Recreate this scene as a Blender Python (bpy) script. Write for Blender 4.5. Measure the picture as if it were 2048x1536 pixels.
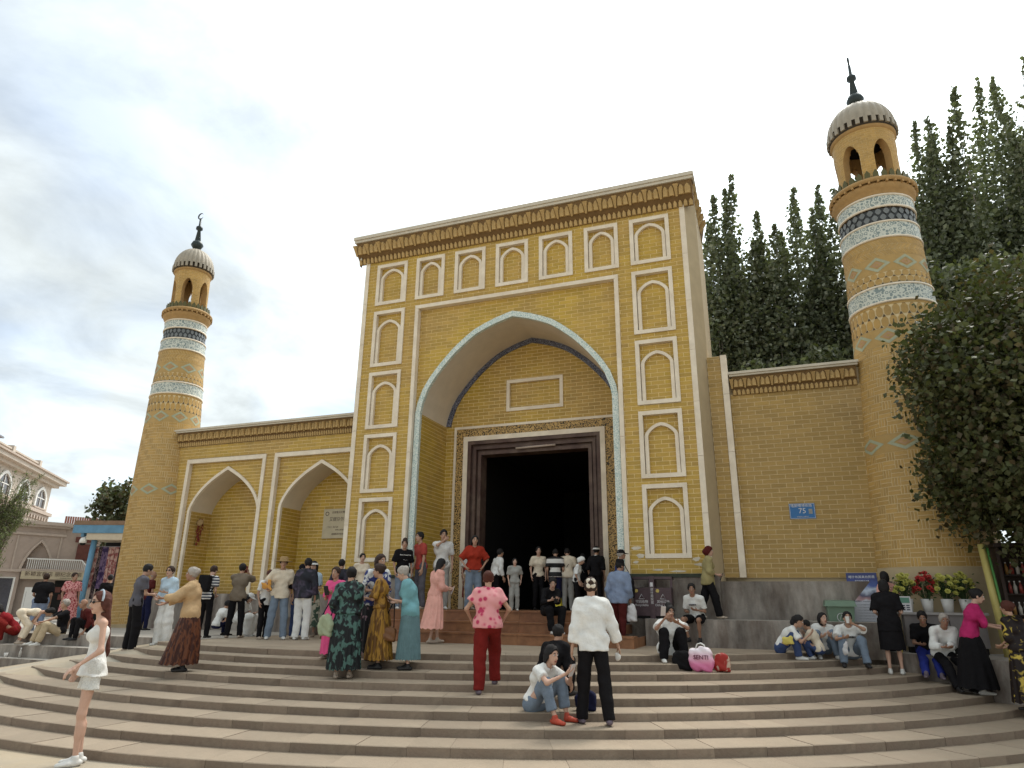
import bpy, math, random
import numpy as np
from mathutils import Vector, Matrix
random.seed(7); RNG = np.random.default_rng(7)
for o in list(bpy.data.objects): bpy.data.objects.remove(o)
SC = bpy.context.scene
COL = SC.collection
# ------------------------------------------------------------------ camera
cd = bpy.data.cameras.new('camera'); cam = bpy.data.objects.new('camera', cd); COL.objects.link(cam)
cd.sensor_width = 36.0; cd.lens = 1346.02/2048*36; cd.clip_start = .05; cd.clip_end = 900
YAW, PITCH, ROLL = .36017, .31538, .01098
f0 = Vector((-math.sin(YAW)*math.cos(PITCH), math.cos(YAW)*math.cos(PITCH), math.sin(PITCH)))
r0 = Vector((math.cos(YAW), math.sin(YAW), 0)); u0 = r0.cross(f0)
rr = r0*math.cos(ROLL)+u0*math.sin(ROLL); uu = -r0*math.sin(ROLL)+u0*math.cos(ROLL)
CAMP = Vector((5.49655, -14.5, 1.65))
cam.matrix_world = Matrix(((rr.x,uu.x,-f0.x,CAMP.x),(rr.y,uu.y,-f0.y,CAMP.y),(rr.z,uu.z,-f0.z,CAMP.z),(0,0,0,1)))
SC.camera = cam
# ------------------------------------------------------------------ sky, sun, exposure
SUN_EL, SUN_AZ = math.radians(56), math.radians(14)      # azimuth from +Y towards +X (behind the gate, to the right)
W = bpy.data.worlds.new('World'); SC.world = W; W.use_nodes = True
nt = W.node_tree; nt.nodes.clear()
def N(t, **k):
    n = nt.nodes.new(t)
    for a, b in k.items(): setattr(n, a, b)
    return n
def L(a, b): nt.links.new(a, b)
def M(op, a, b=None, c=None, clamp=False):
    n = N('ShaderNodeMath', operation=op, use_clamp=clamp)
    for i, v in enumerate((a, b, c)):
        if v is None: continue
        if isinstance(v, (int, float)): n.inputs[i].default_value = v
        else: L(v, n.inputs[i])
    return n.outputs[0]
sky = N('ShaderNodeTexSky', sky_type='NISHITA', sun_disc=False, sun_elevation=SUN_EL, sun_rotation=SUN_AZ)
sky.dust_density = 2.0; sky.air_density = 1.0; sky.altitude = 1200
tc = N('ShaderNodeTexCoord'); sp = N('ShaderNodeSeparateXYZ'); L(tc.outputs['Generated'], sp.inputs[0])
zz = M('MAXIMUM', sp.outputs[2], .04); zz = M('ADD', zz, .18)
cb = N('ShaderNodeCombineXYZ'); L(M('DIVIDE', sp.outputs[0], zz), cb.inputs[0]); L(M('DIVIDE', sp.outputs[1], zz), cb.inputs[1])
def noise(vec, sc, det, rough, dist=0.0, off=(0,0,0), scl=(1,1,1)):
    mp = N('ShaderNodeMapping'); L(vec, mp.inputs[0]); mp.inputs['Location'].default_value = off; mp.inputs['Scale'].default_value = scl
    n = N('ShaderNodeTexNoise'); L(mp.outputs[0], n.inputs['Vector']); n.inputs['Scale'].default_value = sc
    n.inputs['Detail'].default_value = det; n.inputs['Roughness'].default_value = rough; n.inputs['Distortion'].default_value = dist
    return n.outputs[0]
n1 = noise(cb.outputs[0], 1.35, 7, .52, .15, (3.1, .4, 0), (1.0, 1.2, 1))
n2 = noise(cb.outputs[0], .75, 4, .55, .2, (7.7, 2.2, 0))
n3 = noise(cb.outputs[0], 2.4, 9, .56, .5, (1.2, 5.2, 0), (1, .8, 1))
cov = M('ADD', M('MULTIPLY', n1, .6), M('MULTIPLY', n2, .6))
def ramp(v, p):
    r = N('ShaderNodeValToRGB'); L(v, r.inputs[0]); e = r.color_ramp.elements
    while len(e) < len(p): e.new(.5)
    for q, (x, c) in zip(e, p): q.position = x; q.color = (c, c, c, 1) if not isinstance(c, tuple) else c+(1,)
    return r.outputs[0]
mask = ramp(cov, [(.46, .62), (.64, 1.0)])
sd = (math.cos(SUN_EL)*math.sin(SUN_AZ), math.cos(SUN_EL)*math.cos(SUN_AZ), math.sin(SUN_EL))
dp = N('ShaderNodeVectorMath', operation='DOT_PRODUCT'); L(tc.outputs['Generated'], dp.inputs[0]); dp.inputs[1].default_value = sd
glow = M('POWER', M('MAXIMUM', dp.outputs['Value'], 0), 6.0)
body = ramp(n3, [(.36, .80), (.62, 1.22)])
hz = M('POWER', M('SUBTRACT', 1.0, M('MAXIMUM', sp.outputs[2], 0)), 3.0)
cl = M('MULTIPLY', M('ADD', M('MULTIPLY_ADD', glow, 1.15, .275), M('MULTIPLY', hz, .16)), body)
cc = N('ShaderNodeCombineColor'); L(M('MULTIPLY', cl, .92), cc.inputs[0]); L(M('MULTIPLY', cl, 1.0), cc.inputs[1]); L(M('MULTIPLY', cl, 1.02), cc.inputs[2])
sm = N('ShaderNodeMixRGB', blend_type='MULTIPLY'); sm.inputs[0].default_value = 1; L(sky.outputs[0], sm.inputs[1]); sm.inputs[2].default_value = (.085,)*3+(1,)
mx = N('ShaderNodeMixRGB'); L(mask, mx.inputs[0]); L(sm.outputs[0], mx.inputs[1]); L(cc.outputs[0], mx.inputs[2])
bg = N('ShaderNodeBackground'); L(mx.outputs[0], bg.inputs[0]); bg.inputs[1].default_value = 1.0
ow = N('ShaderNodeOutputWorld'); L(bg.outputs[0], ow.inputs[0])
sl = bpy.data.lights.new('sun', 'SUN'); so = bpy.data.objects.new('sun', sl); COL.objects.link(so)
sl.energy = 1.2; sl.angle = math.radians(18); sl.color = (1, .95, .87)
so.rotation_euler = Vector(sd).to_track_quat('Z', 'Y').to_euler(); so.location = (20, 30, 40)
SC.view_settings.view_transform = 'Standard'; SC.view_settings.look = 'None'; SC.view_settings.gamma = 1
SC.view_settings.exposure = 1.5
SC.render.resolution_x = 1024; SC.render.resolution_y = 768
SC.cycles.max_bounces = 5; SC.cycles.diffuse_bounces = 3; SC.cycles.transparent_max_bounces = 6

# ------------------------------------------------------------------ materials
MATS = {}
def srgb(r, g, b):
    f = lambda v: ((v/255+.055)/1.055)**2.4 if v/255 > .04045 else v/255/12.92
    return (f(r), f(g), f(b))
def mat(name, col, rough=.8, var=.12, scale=6., bump=0., bscale=40., col2=None, c2scale=.6, metal=0., coord='Object', spec=.3, emit=None, trans=0., streak=False, island=0.):
    """procedural material: base colour, patches of a second colour, fine mottling, fine relief"""
    if name in MATS: return MATS[name]
    m = bpy.data.materials.new(name); m.use_nodes = True; MATS[name] = m
    t = m.node_tree; b = t.nodes['Principled BSDF']; nn = t.nodes.new; lk = t.links.new
    b.inputs['Roughness'].default_value = rough; b.inputs['Metallic'].default_value = metal
    b.inputs['Specular IOR Level'].default_value = spec
    tcn = nn('ShaderNodeTexCoord'); src = tcn.outputs[coord]
    if streak:
        mp = nn('ShaderNodeMapping'); lk(src, mp.inputs[0]); mp.inputs['Scale'].default_value = (1.5, 1.5, .5); src = mp.outputs[0]
    base = nn('ShaderNodeRGB'); base.outputs[0].default_value = (*col, 1); out = base.outputs[0]
    if col2 is not None:
        n = nn('ShaderNodeTexNoise'); lk(src, n.inputs['Vector']); n.inputs['Scale'].default_value = c2scale; n.inputs['Detail'].default_value = 5; n.inputs['Roughness'].default_value = .6
        r = nn('ShaderNodeValToRGB'); r.color_ramp.elements[0].position = .40; r.color_ramp.elements[1].position = .62; lk(n.outputs[0], r.inputs[0])
        x = nn('ShaderNodeMixRGB'); lk(r.outputs[0], x.inputs[0]); lk(out, x.inputs[1]); x.inputs[2].default_value = (*col2, 1); out = x.outputs[0]
    if var:
        n = nn('ShaderNodeTexNoise'); lk(src, n.inputs['Vector']); n.inputs['Scale'].default_value = scale; n.inputs['Detail'].default_value = 6; n.inputs['Roughness'].default_value = .65
        mr = nn('ShaderNodeMapRange'); lk(n.outputs[0], mr.inputs[0]); mr.inputs[1].default_value = .3; mr.inputs[2].default_value = .7
        mr.inputs[3].default_value = 1-var; mr.inputs[4].default_value = 1+var
        x = nn('ShaderNodeMixRGB'); x.blend_type = 'MULTIPLY'; x.inputs[0].default_value = 1; lk(out, x.inputs[1]); lk(mr.outputs[0], x.inputs[2]); out = x.outputs[0]
    if island:
        g = nn('ShaderNodeNewGeometry'); oi = nn('ShaderNodeObjectInfo')
        ad = nn('ShaderNodeMath'); ad.operation = 'ADD'; lk(g.outputs['Random Per Island'], ad.inputs[0]); lk(oi.outputs['Random'], ad.inputs[1])
        fr = nn('ShaderNodeMath'); fr.operation = 'FRACT'; lk(ad.outputs[0], fr.inputs[0])
        mr = nn('ShaderNodeMapRange'); lk(fr.outputs[0], mr.inputs[0]); mr.inputs[3].default_value = 1-island; mr.inputs[4].default_value = 1+island
        x = nn('ShaderNodeMixRGB'); x.blend_type = 'MULTIPLY'; x.inputs[0].default_value = 1; lk(out, x.inputs[1]); lk(mr.outputs[0], x.inputs[2]); out = x.outputs[0]
    lk(out, b.inputs['Base Color'])
    if bump:
        n = nn('ShaderNodeTexNoise'); lk(tcn.outputs[coord], n.inputs['Vector']); n.inputs['Scale'].default_value = bscale; n.inputs['Detail'].default_value = 4
        bp = nn('ShaderNodeBump'); bp.inputs['Strength'].default_value = bump; bp.inputs['Distance'].default_value = .02; lk(n.outputs[0], bp.inputs['Height']); lk(bp.outputs[0], b.inputs['Normal'])
    if emit: b.inputs['Emission Color'].default_value = (*emit, 1); b.inputs['Emission Strength'].default_value = 1
    if trans: b.inputs['Transmission Weight'].default_value = trans
    return m
def pattern(name, c1, c2, scale, thr=.5, c3=None, kind='vor', rough=.6, stretch=(1,1,1), soft=.04):
    """two or three colour surface print (tile arabesque, cloth print)"""
    if name in MATS: return MATS[name]
    m = bpy.data.materials.new(name); m.use_nodes = True; MATS[name] = m
    t = m.node_tree; b = t.nodes['Principled BSDF']; nn = t.nodes.new; lk = t.links.new
    b.inputs['Roughness'].default_value = rough; b.inputs['Specular IOR Level'].default_value = .3
    tcn = nn('ShaderNodeTexCoord'); mp = nn('ShaderNodeMapping'); lk(tcn.outputs['Object'], mp.inputs[0]); mp.inputs['Scale'].default_value = stretch
    if kind == 'vor':
        v = nn('ShaderNodeTexVoronoi'); v.feature = 'SMOOTH_F1'; v.inputs['Scale'].default_value = scale; v.inputs['Smoothness'].default_value = .35; lk(mp.outputs[0], v.inputs['Vector'])
        w = nn('ShaderNodeMath'); w.operation = 'SINE'; mm = nn('ShaderNodeMath'); mm.operation = 'MULTIPLY'; mm.inputs[1].default_value = 14; lk(v.outputs['Distance'], mm.inputs[0]); lk(mm.outputs[0], w.inputs[0])
        h = nn('ShaderNodeMath'); h.operation = 'MULTIPLY_ADD'; h.inputs[1].default_value = .5; h.inputs[2].default_value = .5; lk(w.outputs[0], h.inputs[0]); f = h.outputs[0]
    elif kind == 'noise':
        v = nn('ShaderNodeTexNoise'); v.inputs['Scale'].default_value = scale; v.inputs['Detail'].default_value = 2; v.inputs['Distortion'].default_value = .8; lk(mp.outputs[0], v.inputs['Vector']); f = v.outputs[0]
    elif kind == 'cell':
        v = nn('ShaderNodeTexVoronoi'); v.feature = 'F1'; v.inputs['Scale'].default_value = scale; lk(mp.outputs[0], v.inputs['Vector']); f = v.outputs['Distance']
    else:
        v = nn('ShaderNodeTexWave'); v.inputs['Scale'].default_value = scale; v.inputs['Distortion'].default_value = 0; v.bands_direction = kind; lk(mp.outputs[0], v.inputs['Vector']); f = v.outputs['Fac']
    r = nn('ShaderNodeValToRGB'); e = r.color_ramp.elements; e[0].position = thr-soft; e[0].color = (*c1, 1); e[1].position = thr+soft; e[1].color = (*c2, 1)
    if c3: q = e.new(min(.98, thr+.2)); q.color = (*c3, 1)
    lk(f, r.inputs[0]); lk(r.outputs[0], b.inputs['Base Color'])
    return m
BRICK = mat('ochre_glazed_brick', (.475, .305, .046), .55, .10, 3.2, .25, 60, (.42, .262, .07), .5, spec=.35, island=.11)
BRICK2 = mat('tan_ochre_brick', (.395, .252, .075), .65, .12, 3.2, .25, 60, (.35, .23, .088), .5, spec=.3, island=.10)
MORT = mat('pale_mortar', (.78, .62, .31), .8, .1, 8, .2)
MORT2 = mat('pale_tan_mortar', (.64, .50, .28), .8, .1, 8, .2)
TRIM = mat('cream_stone_trim', (.76, .665, .53), .6, .08, 5, .15, 30, (.68, .58, .45), 2.)
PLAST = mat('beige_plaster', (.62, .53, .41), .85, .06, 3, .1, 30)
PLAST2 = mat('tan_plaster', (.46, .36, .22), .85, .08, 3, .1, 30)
CORN = mat('carved_ochre_plaster', (.46, .31, .13), .8, .15, 8, .2, 30)
CORNC = mat('cream_coping', (.55, .49, .39), .7, .08, 4, .1)
CONC = mat('weathered_concrete', (.285, .25, .215), .9, .40, 2.0, .4, 25, (.14, .11, .09), 1.7, streak=True)
CONCL = mat('concrete_top', (.36, .325, .28), .9, .15, 3., .3, 25)
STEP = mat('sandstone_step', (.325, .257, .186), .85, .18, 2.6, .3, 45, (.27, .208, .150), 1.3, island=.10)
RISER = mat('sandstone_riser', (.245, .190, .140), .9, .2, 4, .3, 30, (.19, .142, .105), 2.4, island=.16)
GROUND = mat('plaza_paving', (.37, .30, .21), .88, .10, 1.5, .25, 30, (.32, .28, .22), .5)
WOOD = mat('worn_red_wood', (.27, .125, .058), .5, .25, 5, .15, 20, (.20, .085, .04), 1.7)
DWOOD = mat('dark_painted_door_wood', (.085, .048, .038), .55, .25, 4, .2, 20, (.12, .08, .06), 2)
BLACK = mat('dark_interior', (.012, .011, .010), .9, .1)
def lin(*c): return srgb(*c)
TILEB = pattern('pale_green_arabesque_tile', lin(158,180,176), lin(214,219,210), 20, .32, rough=.4)
TILED = pattern('dark_blue_arabesque_tile', lin(28,30,42), lin(128,130,146), 24, .55, rough=.4)
GOLDT = pattern('gold_black_arabesque_tile', lin(52,42,26), lin(184,150,92), 17, .34, rough=.5)
WHITET = pattern('white_blue_arabesque_tile', lin(126,138,136), lin(196,198,186), 12, .36, rough=.45)
DARKT = mat('dark_slate_tile', (.05, .055, .058), .5, .15)
GREYT = mat('grey_slate_tile', (.16, .17, .17), .5, .15)
# ------------------------------------------------------------------ mesh helpers
class MB:
    def __init__(s): s.v = []; s.f = []; s.m = []; s.sm = []
    def add(s, vs, fs, m=0, smooth=False):
        o = len(s.v); s.v += [tuple(p) for p in vs]
        for f in fs: s.f.append(tuple(i+o for i in f)); s.m.append(m); s.sm.append(smooth)
    def box(s, x0, x1, y0, y1, z0, z1, m=0, top=None):
        s.add([(x0,y0,z0),(x1,y0,z0),(x1,y1,z0),(x0,y1,z0),(x0,y0,z1),(x1,y0,z1),(x1,y1,z1),(x0,y1,z1)],
              [(3,2,1,0),(0,1,5,4),(1,2,6,5),(2,3,7,6),(3,0,4,7)], m)
        s.add([(x0,y0,z1),(x1,y0,z1),(x1,y1,z1),(x0,y1,z1)], [(0,1,2,3)], m if top is None else top)
    def prism(s, bot, top, m=0, caps=True, mtop=None, smooth=False):
        n = len(bot); s.add(list(bot)+list(top), [(i, (i+1) % n, n+(i+1) % n, n+i) for i in range(n)], m, smooth)
        if caps: s.add(bot, [tuple(range(n))[::-1]], m); s.add(top, [tuple(range(n))], m if mtop is None else mtop)
    def tube(s, path, rad, n=8, m=0, caps=True, smooth=True, ell=1.0):
        path = [Vector(p) for p in path]
        if not hasattr(rad, '__len__'): rad = [rad]*len(path)
        rings = []; up = None
        for i, p in enumerate(path):
            d = (path[min(i+1, len(path)-1)]-path[max(i-1, 0)])
            if d.length < 1e-9: d = Vector((0,0,1))
            d.normalize()
            if up is None: up = Vector((0,0,1)) if abs(d.z) < .9 else Vector((0,1,0))
            a = d.cross(up)
            if a.length < 1e-4: a = d.cross(Vector((1,0,0)))
            a.normalize(); bb = a.cross(d).normalized(); up = bb
            rings.append([p+(a*math.cos(t)+bb*math.sin(t)*ell)*rad[i] for t in [2*math.pi*k/n for k in range(n)]])
        o = len(s.v); s.v += [tuple(q) for r in rings for q in r]
        for i in range(len(rings)-1):
            for k in range(n):
                s.f.append((o+i*n+k, o+i*n+(k+1) % n, o+(i+1)*n+(k+1) % n, o+(i+1)*n+k)); s.m.append(m); s.sm.append(smooth)
        if caps:
            s.f.append(tuple(o+k for k in range(n))[::-1]); s.m.append(m); s.sm.append(False)
            s.f.append(tuple(o+(len(rings)-1)*n+k for k in range(n))); s.m.append(m); s.sm.append(False)
    def lathe(s, prof, n=32, c=(0,0), m=0, smooth=True, a0=0., a1=2*math.pi, mod=None):
        full = abs(a1-a0-2*math.pi) < 1e-6; k = n if full else n+1; o = len(s.v)
        for (r, z) in prof:
            for i in range(k):
                a = a0+(a1-a0)*i/n; q = r*(mod(a, z) if mod else 1); s.v.append((c[0]+q*math.cos(a), c[1]+q*math.sin(a), z))
        for j in range(len(prof)-1):
            for i in range(n):
                i2 = (i+1) % k; s.f.append((o+j*k+i, o+j*k+i2, o+(j+1)*k+i2, o+(j+1)*k+i)); s.m.append(m); s.sm.append(smooth)
    def sphere(s, c, r, n=10, m=0, sc=(1,1,1)):
        prof = [(r*math.sin(math.pi*j/n), -r*math.cos(math.pi*j/n)) for j in range(n+1)]
        o = len(s.v)
        for (a, z) in prof:
            for i in range(n*2):
                t = math.pi*i/n; s.v.append((c[0]+a*math.cos(t)*sc[0], c[1]+a*math.sin(t)*sc[1], c[2]+z*sc[2]))
        for j in range(n):
            for i in range(2*n):
                i2 = (i+1) % (2*n); s.f.append((o+j*2*n+i, o+j*2*n+i2, o+(j+1)*2*n+i2, o+(j+1)*2*n+i)); s.m.append(m); s.sm.append(True)
    def mesh(s, name, mats):
        me = bpy.data.meshes.new(name); me.from_pydata(s.v, [], s.f)
        for q in (mats if isinstance(mats, (list, tuple)) else [mats]): me.materials.append(q)
        me.polygons.foreach_set('material_index', s.m); me.polygons.foreach_set('use_smooth', s.sm); me.update()
        return me
    def build(s, name, mats, parent=None, *a, **k): return link(name, s.mesh(name, mats), parent, *a, **k)
def link(name, data, parent=None, label=None, cat=None, group=None, kind=None, loc=None, rot=None):
    o = bpy.data.objects.new(name, data); COL.objects.link(o); o.parent = parent
    if label: o['label'] = label
    if cat: o['category'] = cat
    if group: o['group'] = group
    if kind: o['kind'] = kind
    if loc is not None: o.location = loc
    if rot is not None: o.rotation_euler = rot
    return o
def thing(name, label, cat, loc=(0,0,0), rz=0, group=None):
    return link(name, None, None, label, cat, group, None, loc, (0,0,rz))
def tree_copy(o, parent=None):
    c = o.copy(); COL.objects.link(c); c.parent = parent
    for ch in o.children: tree_copy(ch, c)
    return c
# ---- text (flat print) helper: built from font curve converted to mesh
def text(name, body, size, m, parent, M4, align='CENTER', extrude=.001):
    cu = bpy.data.curves.new(name, 'FONT'); cu.body = body; cu.size = size; cu.align_x = align; cu.align_y = 'CENTER'; cu.extrude = extrude
    cu.resolution_u = 2
    t = bpy.data.objects.new(name, cu); COL.objects.link(t)
    me = bpy.data.meshes.new_from_object(t.evaluated_get(bpy.context.evaluated_depsgraph_get())); bpy.data.objects.remove(t)
    me.materials.clear(); me.materials.append(m); me.transform(M4)
    return link(name, me, parent)
def front(x, y, z, rz=0): # text facing -Y at a place
    return Matrix.Translation((x,y,z)) @ Matrix.Rotation(rz, 4, 'Z') @ Matrix.Rotation(math.pi/2, 4, 'X')
# ---- bricks
CP = np.array(CAMP)
def bricks(iv, v0, v1, rh=.095, bl=.305, joint=.0145, phase=0., jit=.0):
    """rows of running-bond bricks clipped to iv(v) -> list of (a,b); returns quads [(ubl,ubr,utr,utl,va,vb)]"""
    out = []; r = 0; v = v0
    while v < v1-1e-6:
        vb = min(v+rh, v1); A = iv(v+joint/2); B = iv(vb-joint/2)
        if len(A) != len(B): A = B = iv((v+vb)/2)
        for (a0, a1), (b0, b1) in zip(A, B):
            lo, hi = min(a0, b0), max(a1, b1); off = (r % 2)*.5*bl+phase
            k = math.floor((lo-off)/bl)
            while k*bl+off < hi:
                l, rr_ = k*bl+off+joint/2, (k+1)*bl+off-joint/2
                q = [max(l, a0), min(rr_, a1), min(rr_, b1), max(l, b0)]
                if q[1]-q[0] > .012 or q[2]-q[3] > .012:
                    q[1] = max(q[0], q[1]); q[2] = max(q[3], q[2])
                    out.append((q[0], q[1], q[2], q[3], v+joint/2, vb-joint/2))
                k += 1
        v += rh; r += 1
    return out
def back_rows(mb, iv, v0, v1, fn, rh=.095, m=0):
    v = v0
    while v < v1-1e-6:
        vb = min(v+rh, v1); A = iv(v+1e-4); B = iv(vb-1e-4)
        if len(A) != len(B): A = B = iv((v+vb)/2)
        for (a0, a1), (b0, b1) in zip(A, B):
            mb.add([fn(a0,v,0), fn(a1,v,0), fn(b1,vb,0), fn(b0,vb,0)], [(0,1,2,3)], m)
        v += rh
def brick_faces(q, fn, t=.007, seg=1):
    a, b, c, d, va, vb = q
    if seg == 1:
        F = [fn(a,va,t), fn(b,va,t), fn(c,vb,t), fn(d,vb,t), fn(a,va,0), fn(b,va,0), fn(c,vb,0), fn(d,vb,0)]
        return F, [(0,1,2,3),(4,5,1,0),(5,6,2,1),(6,7,3,2),(7,4,0,3)]
    vs = []; fs = []
    for i in range(seg+1):
        w = i/seg; u0_, u1_ = a+(b-a)*w, d+(c-d)*w; vs += [fn(u0_,va,t), fn(u1_,vb,t), fn(u0_,va,0), fn(u1_,vb,0)]
    for i in range(seg):
        k = i*4; fs += [(k,k+4,k+5,k+1), (k+2,k+6,k+4,k), (k+1,k+5,k+7,k+3)]
    k = seg*4; fs += [(2,0,1,3), (k,k+2,k+3,k+1)]
    return vs, fs
class BrickSet:
    """all bricks of one thing: the 300 that show largest become parts, the rest one joined part"""
    def __init__(s): s.q = []
    def add(s, quads, fn, seg=1):
        for q in quads: s.q.append((q, fn, seg))
    def build(s, parent, m, name='brick', rest='brickwork'):
        def size(e):
            q, fn, seg = e; u = (q[1]+q[0])/2; p = np.array(fn(u, (q[4]+q[5])/2, 0)); w = np.linalg.norm(np.array(fn(q[1],q[4],0))-np.array(fn(q[0],q[4],0)))
            return w*(q[5]-q[4])/np.sum((p-CP)**2)
        s.q.sort(key=size, reverse=True); cache = {}
        for q, fn, seg in s.q[:300]:
            V, F = brick_faces(q, fn, seg=seg); c = np.mean(np.array(V), 0); V = np.array(V)-c
            key = tuple(np.round(V, 3).ravel()) if seg == 1 else None
            me = cache.get(key) if key else None
            if me is None:
                me = bpy.data.meshes.new(name); me.from_pydata([tuple(p) for p in V], [], F); me.materials.append(m)
                if key: cache[key] = me
            link(name, me, parent, loc=tuple(c))
        mb = MB()
        for q, fn, seg in s.q[300:]:
            V, F = brick_faces(q, fn, seg=seg); mb.add(V, F)
        if mb.v: mb.build(rest, m, parent, kind='stuff')
ARCH_T = [(0,1),(.10,.985),(.25,.935),(.38,.862),(.52,.755),(.66,.630),(.78,.495),(.853,.395),(.915,.265),(.96,.145),(1,0)]
ARCH_P = [(0,1),(.10,.975),(.25,.90),(.40,.80),(.55,.665),(.70,.485),(.80,.345),(.90,.18),(1,0)]
def arch_w(t, tab=ARCH_T): return float(np.interp(t, [a for a, _ in tab], [b for _, b in tab]))
def arch_pts(w, s, a, cx=0, tab=ARCH_T, n=12):
    """points left spring -> apex -> right spring"""
    ts = sorted(set([i/n for i in range(n+1)]+[.95,.98]))
    l = [(cx-w*arch_w(t, tab), s+(a-s)*t) for t in ts]
    return l+[(2*cx-x, z) for x, z in l[-2::-1]]
def ring_band(mb, outer, inner, y0, y1, m=0):
    """flat band between two matching polylines (x,z), front at y0 and sides back to y1"""
    n = len(outer)
    mb.add([(x,y0,z) for x,z in outer]+[(x,y0,z) for x,z in inner], [(i, n+i, n+i+1, i+1) for i in range(n-1)], m)
    mb.add([(x,y0,z) for x,z in outer]+[(x,y1,z) for x,z in outer], [(i, i+1, n+i+1, n+i) for i in range(n-1)], m)
    mb.add([(x,y0,z) for x,z in inner]+[(x,y1,z) for x,z in inner], [(i, n+i, n+i+1, i+1) for i in range(n-1)], m)
    for k in (0, n-1):
        mb.add([(outer[k][0],y0,outer[k][1]),(inner[k][0],y0,inner[k][1]),(inner[k][0],y1,inner[k][1]),(outer[k][0],y1,outer[k][1])], [(0,1,2,3)], m)
# ================================================================== ground, steps, terraces
CX, CY = -1.85, 5.45
RAD = [10.26, 10.66, 11.07, 11.53, 12.02, 12.51, 13.02, 13.55, 14.08]
H_, ZP = .096, .91
def step_z(i): return ZP-i*H_
g = MB(); g.add([(-500,-300,.046),(500,-300,.046),(500,600,.046),(-500,600,.046)], [(0,1,2,3)])
g.build('ground', GROUND, kind='structure')
def rampz(x, y):
    a = .43+.134*(x+6.94)+.121*(y+5.9); b = .43-.02*(x+6.94)+.282*(y+5.9)
    return max(.02, min(a, b, .904))
g = MB(); nx, ny = 56, 40
xs = np.linspace(-26, -4.2, nx); ys = np.linspace(-11, .5, ny)
g.add([(x, y, rampz(x, y)) for y in ys for x in xs], [(j*nx+i, j*nx+i+1, (j+1)*nx+i+1, (j+1)*nx+i) for j in range(ny-1) for i in range(nx-1)], 0, True)
g.build('sloping_plaza', GROUND, kind='structure')
# steps: a recessed core and single stones on it
def pol(r, a, z): return (CX+r*math.cos(a), CY+r*math.sin(a), z)
A_L = [math.radians(v) for v in (-110.5, -110.6, -111.8, -113.2, -114.6, -115.2, -121, -124, -126)]
A_R = math.radians(-14)
core = MB()
for i in range(9):
    ri, ro, z = (RAD[i-1] if i else RAD[0]-.7)-.1, RAD[i]-.012, step_z(i)-.006
    n = 60; an = [A_L[i]+.004+(A_R-A_L[i])*k/n for k in range(n+1)]
    core.add([pol(ri, a, z) for a in an]+[pol(ro, a, z) for a in an], [(k, n+1+k, n+2+k, k+1) for k in range(n)], 1)
    core.add([pol(ro, a, z) for a in an]+[pol(ro, a, z-H_-.1) for a in an], [(k+1, k, n+1+k, n+2+k) for k in range(n)], 0)
JOINT = mat('dark_step_joint', (.17, .14, .105), .95, .2, 10)
steps = core.build('stone_steps', [JOINT, JOINT], kind='structure')
rs = random.Random(3)
for i in range(9):
    a = A_L[i]; ri, ro, z = (RAD[i-1]-.03 if i else RAD[0]-.55), RAD[i], step_z(i); first = True
    while a < A_R-.002:
        w = rs.choice((.42, .5, .6, .72, .85, 1.0))*rs.uniform(.9, 1.1)/ro; b = min(a+w, A_R); jn = .0014/ro; m = 3
        dz = rs.uniform(-.003, .002); dr = rs.uniform(-.005, .004)
        aa = [a+jn+(b-a-2*jn)*k/m for k in range(m+1)]
        if first: aa[0] += 0
        bot = [pol(ri, q, z-H_-.03) for q in aa]+[pol(ro+dr, q, z-H_-.03) for q in aa[::-1]]
        bv = .008
        mb = MB(); nn_ = m+1
        ti = [pol(ri, q, z+dz) for q in aa]; to = [pol(ro+dr-bv, q, z+dz) for q in aa]; tn = [pol(ro+dr, q, z+dz-bv) for q in aa]; bo = [pol(ro+dr, q, z-H_-.03) for q in aa]; bi = [pol(ri, q, z-H_-.03) for q in aa]
        S = lambda p, q, mm: mb.add(p+q, [(k, nn_+k, nn_+k+1, k+1) for k in range(m)], mm)
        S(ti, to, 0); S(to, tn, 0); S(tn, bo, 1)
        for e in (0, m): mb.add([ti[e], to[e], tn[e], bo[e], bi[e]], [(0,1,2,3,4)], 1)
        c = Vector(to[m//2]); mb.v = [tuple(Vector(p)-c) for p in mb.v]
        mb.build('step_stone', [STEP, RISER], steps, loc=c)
        a = b; first = False
# platform behind the top step, terraces on both sides
p = MB(); an = [math.radians(-110.5)+(math.radians(-31)-math.radians(-110.5))*k/40 for k in range(41)]
p.add([pol(RAD[0]-.5, a, ZP) for a in an]+[(7.2, .6, ZP), (-5.2, .6, ZP)], [tuple(range(43))])
p.build('platform', STEP, kind='structure')
p = MB()
for (pts, z) in ((((-70,-3.3),(-12,-3.3),(-12,70),(-70,70)), ZP+.003), (((-12,-3.3),(-5.3,-3.3),(-5.0,.6),(-12,.6)), ZP+.003)):
    p.add([(x,y,z) for x,y in pts], [(0,1,2,3)], 0)
p.add([(-70,-3.3,ZP+.003),(-5.3,-3.3,ZP+.003),(-5.3,-3.3,0),(-70,-3.3,0)], [(3,2,1,0)], 1)
p.box(-70,-6.6,-3.66,-3.3,0,.69,1,0); p.box(-70,-8.4,-3.95,-3.66,0,.45,1,0)
p.build('terrace', [CONCL, CONC], kind='structure')
p = MB(); tp = [(6.95,.55),(7.45,-.75),(8.75,-2.1),(10.2,-4.6),(13,-7.5),(40,-7.5),(40,9),(6.95,9)]
p.prism([(x,y,0) for x,y in tp], [(x,y,ZP+.012) for x,y in tp], 1, mtop=0)
p.build('side_terrace', [CONCL, CONC], kind='structure')
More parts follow.
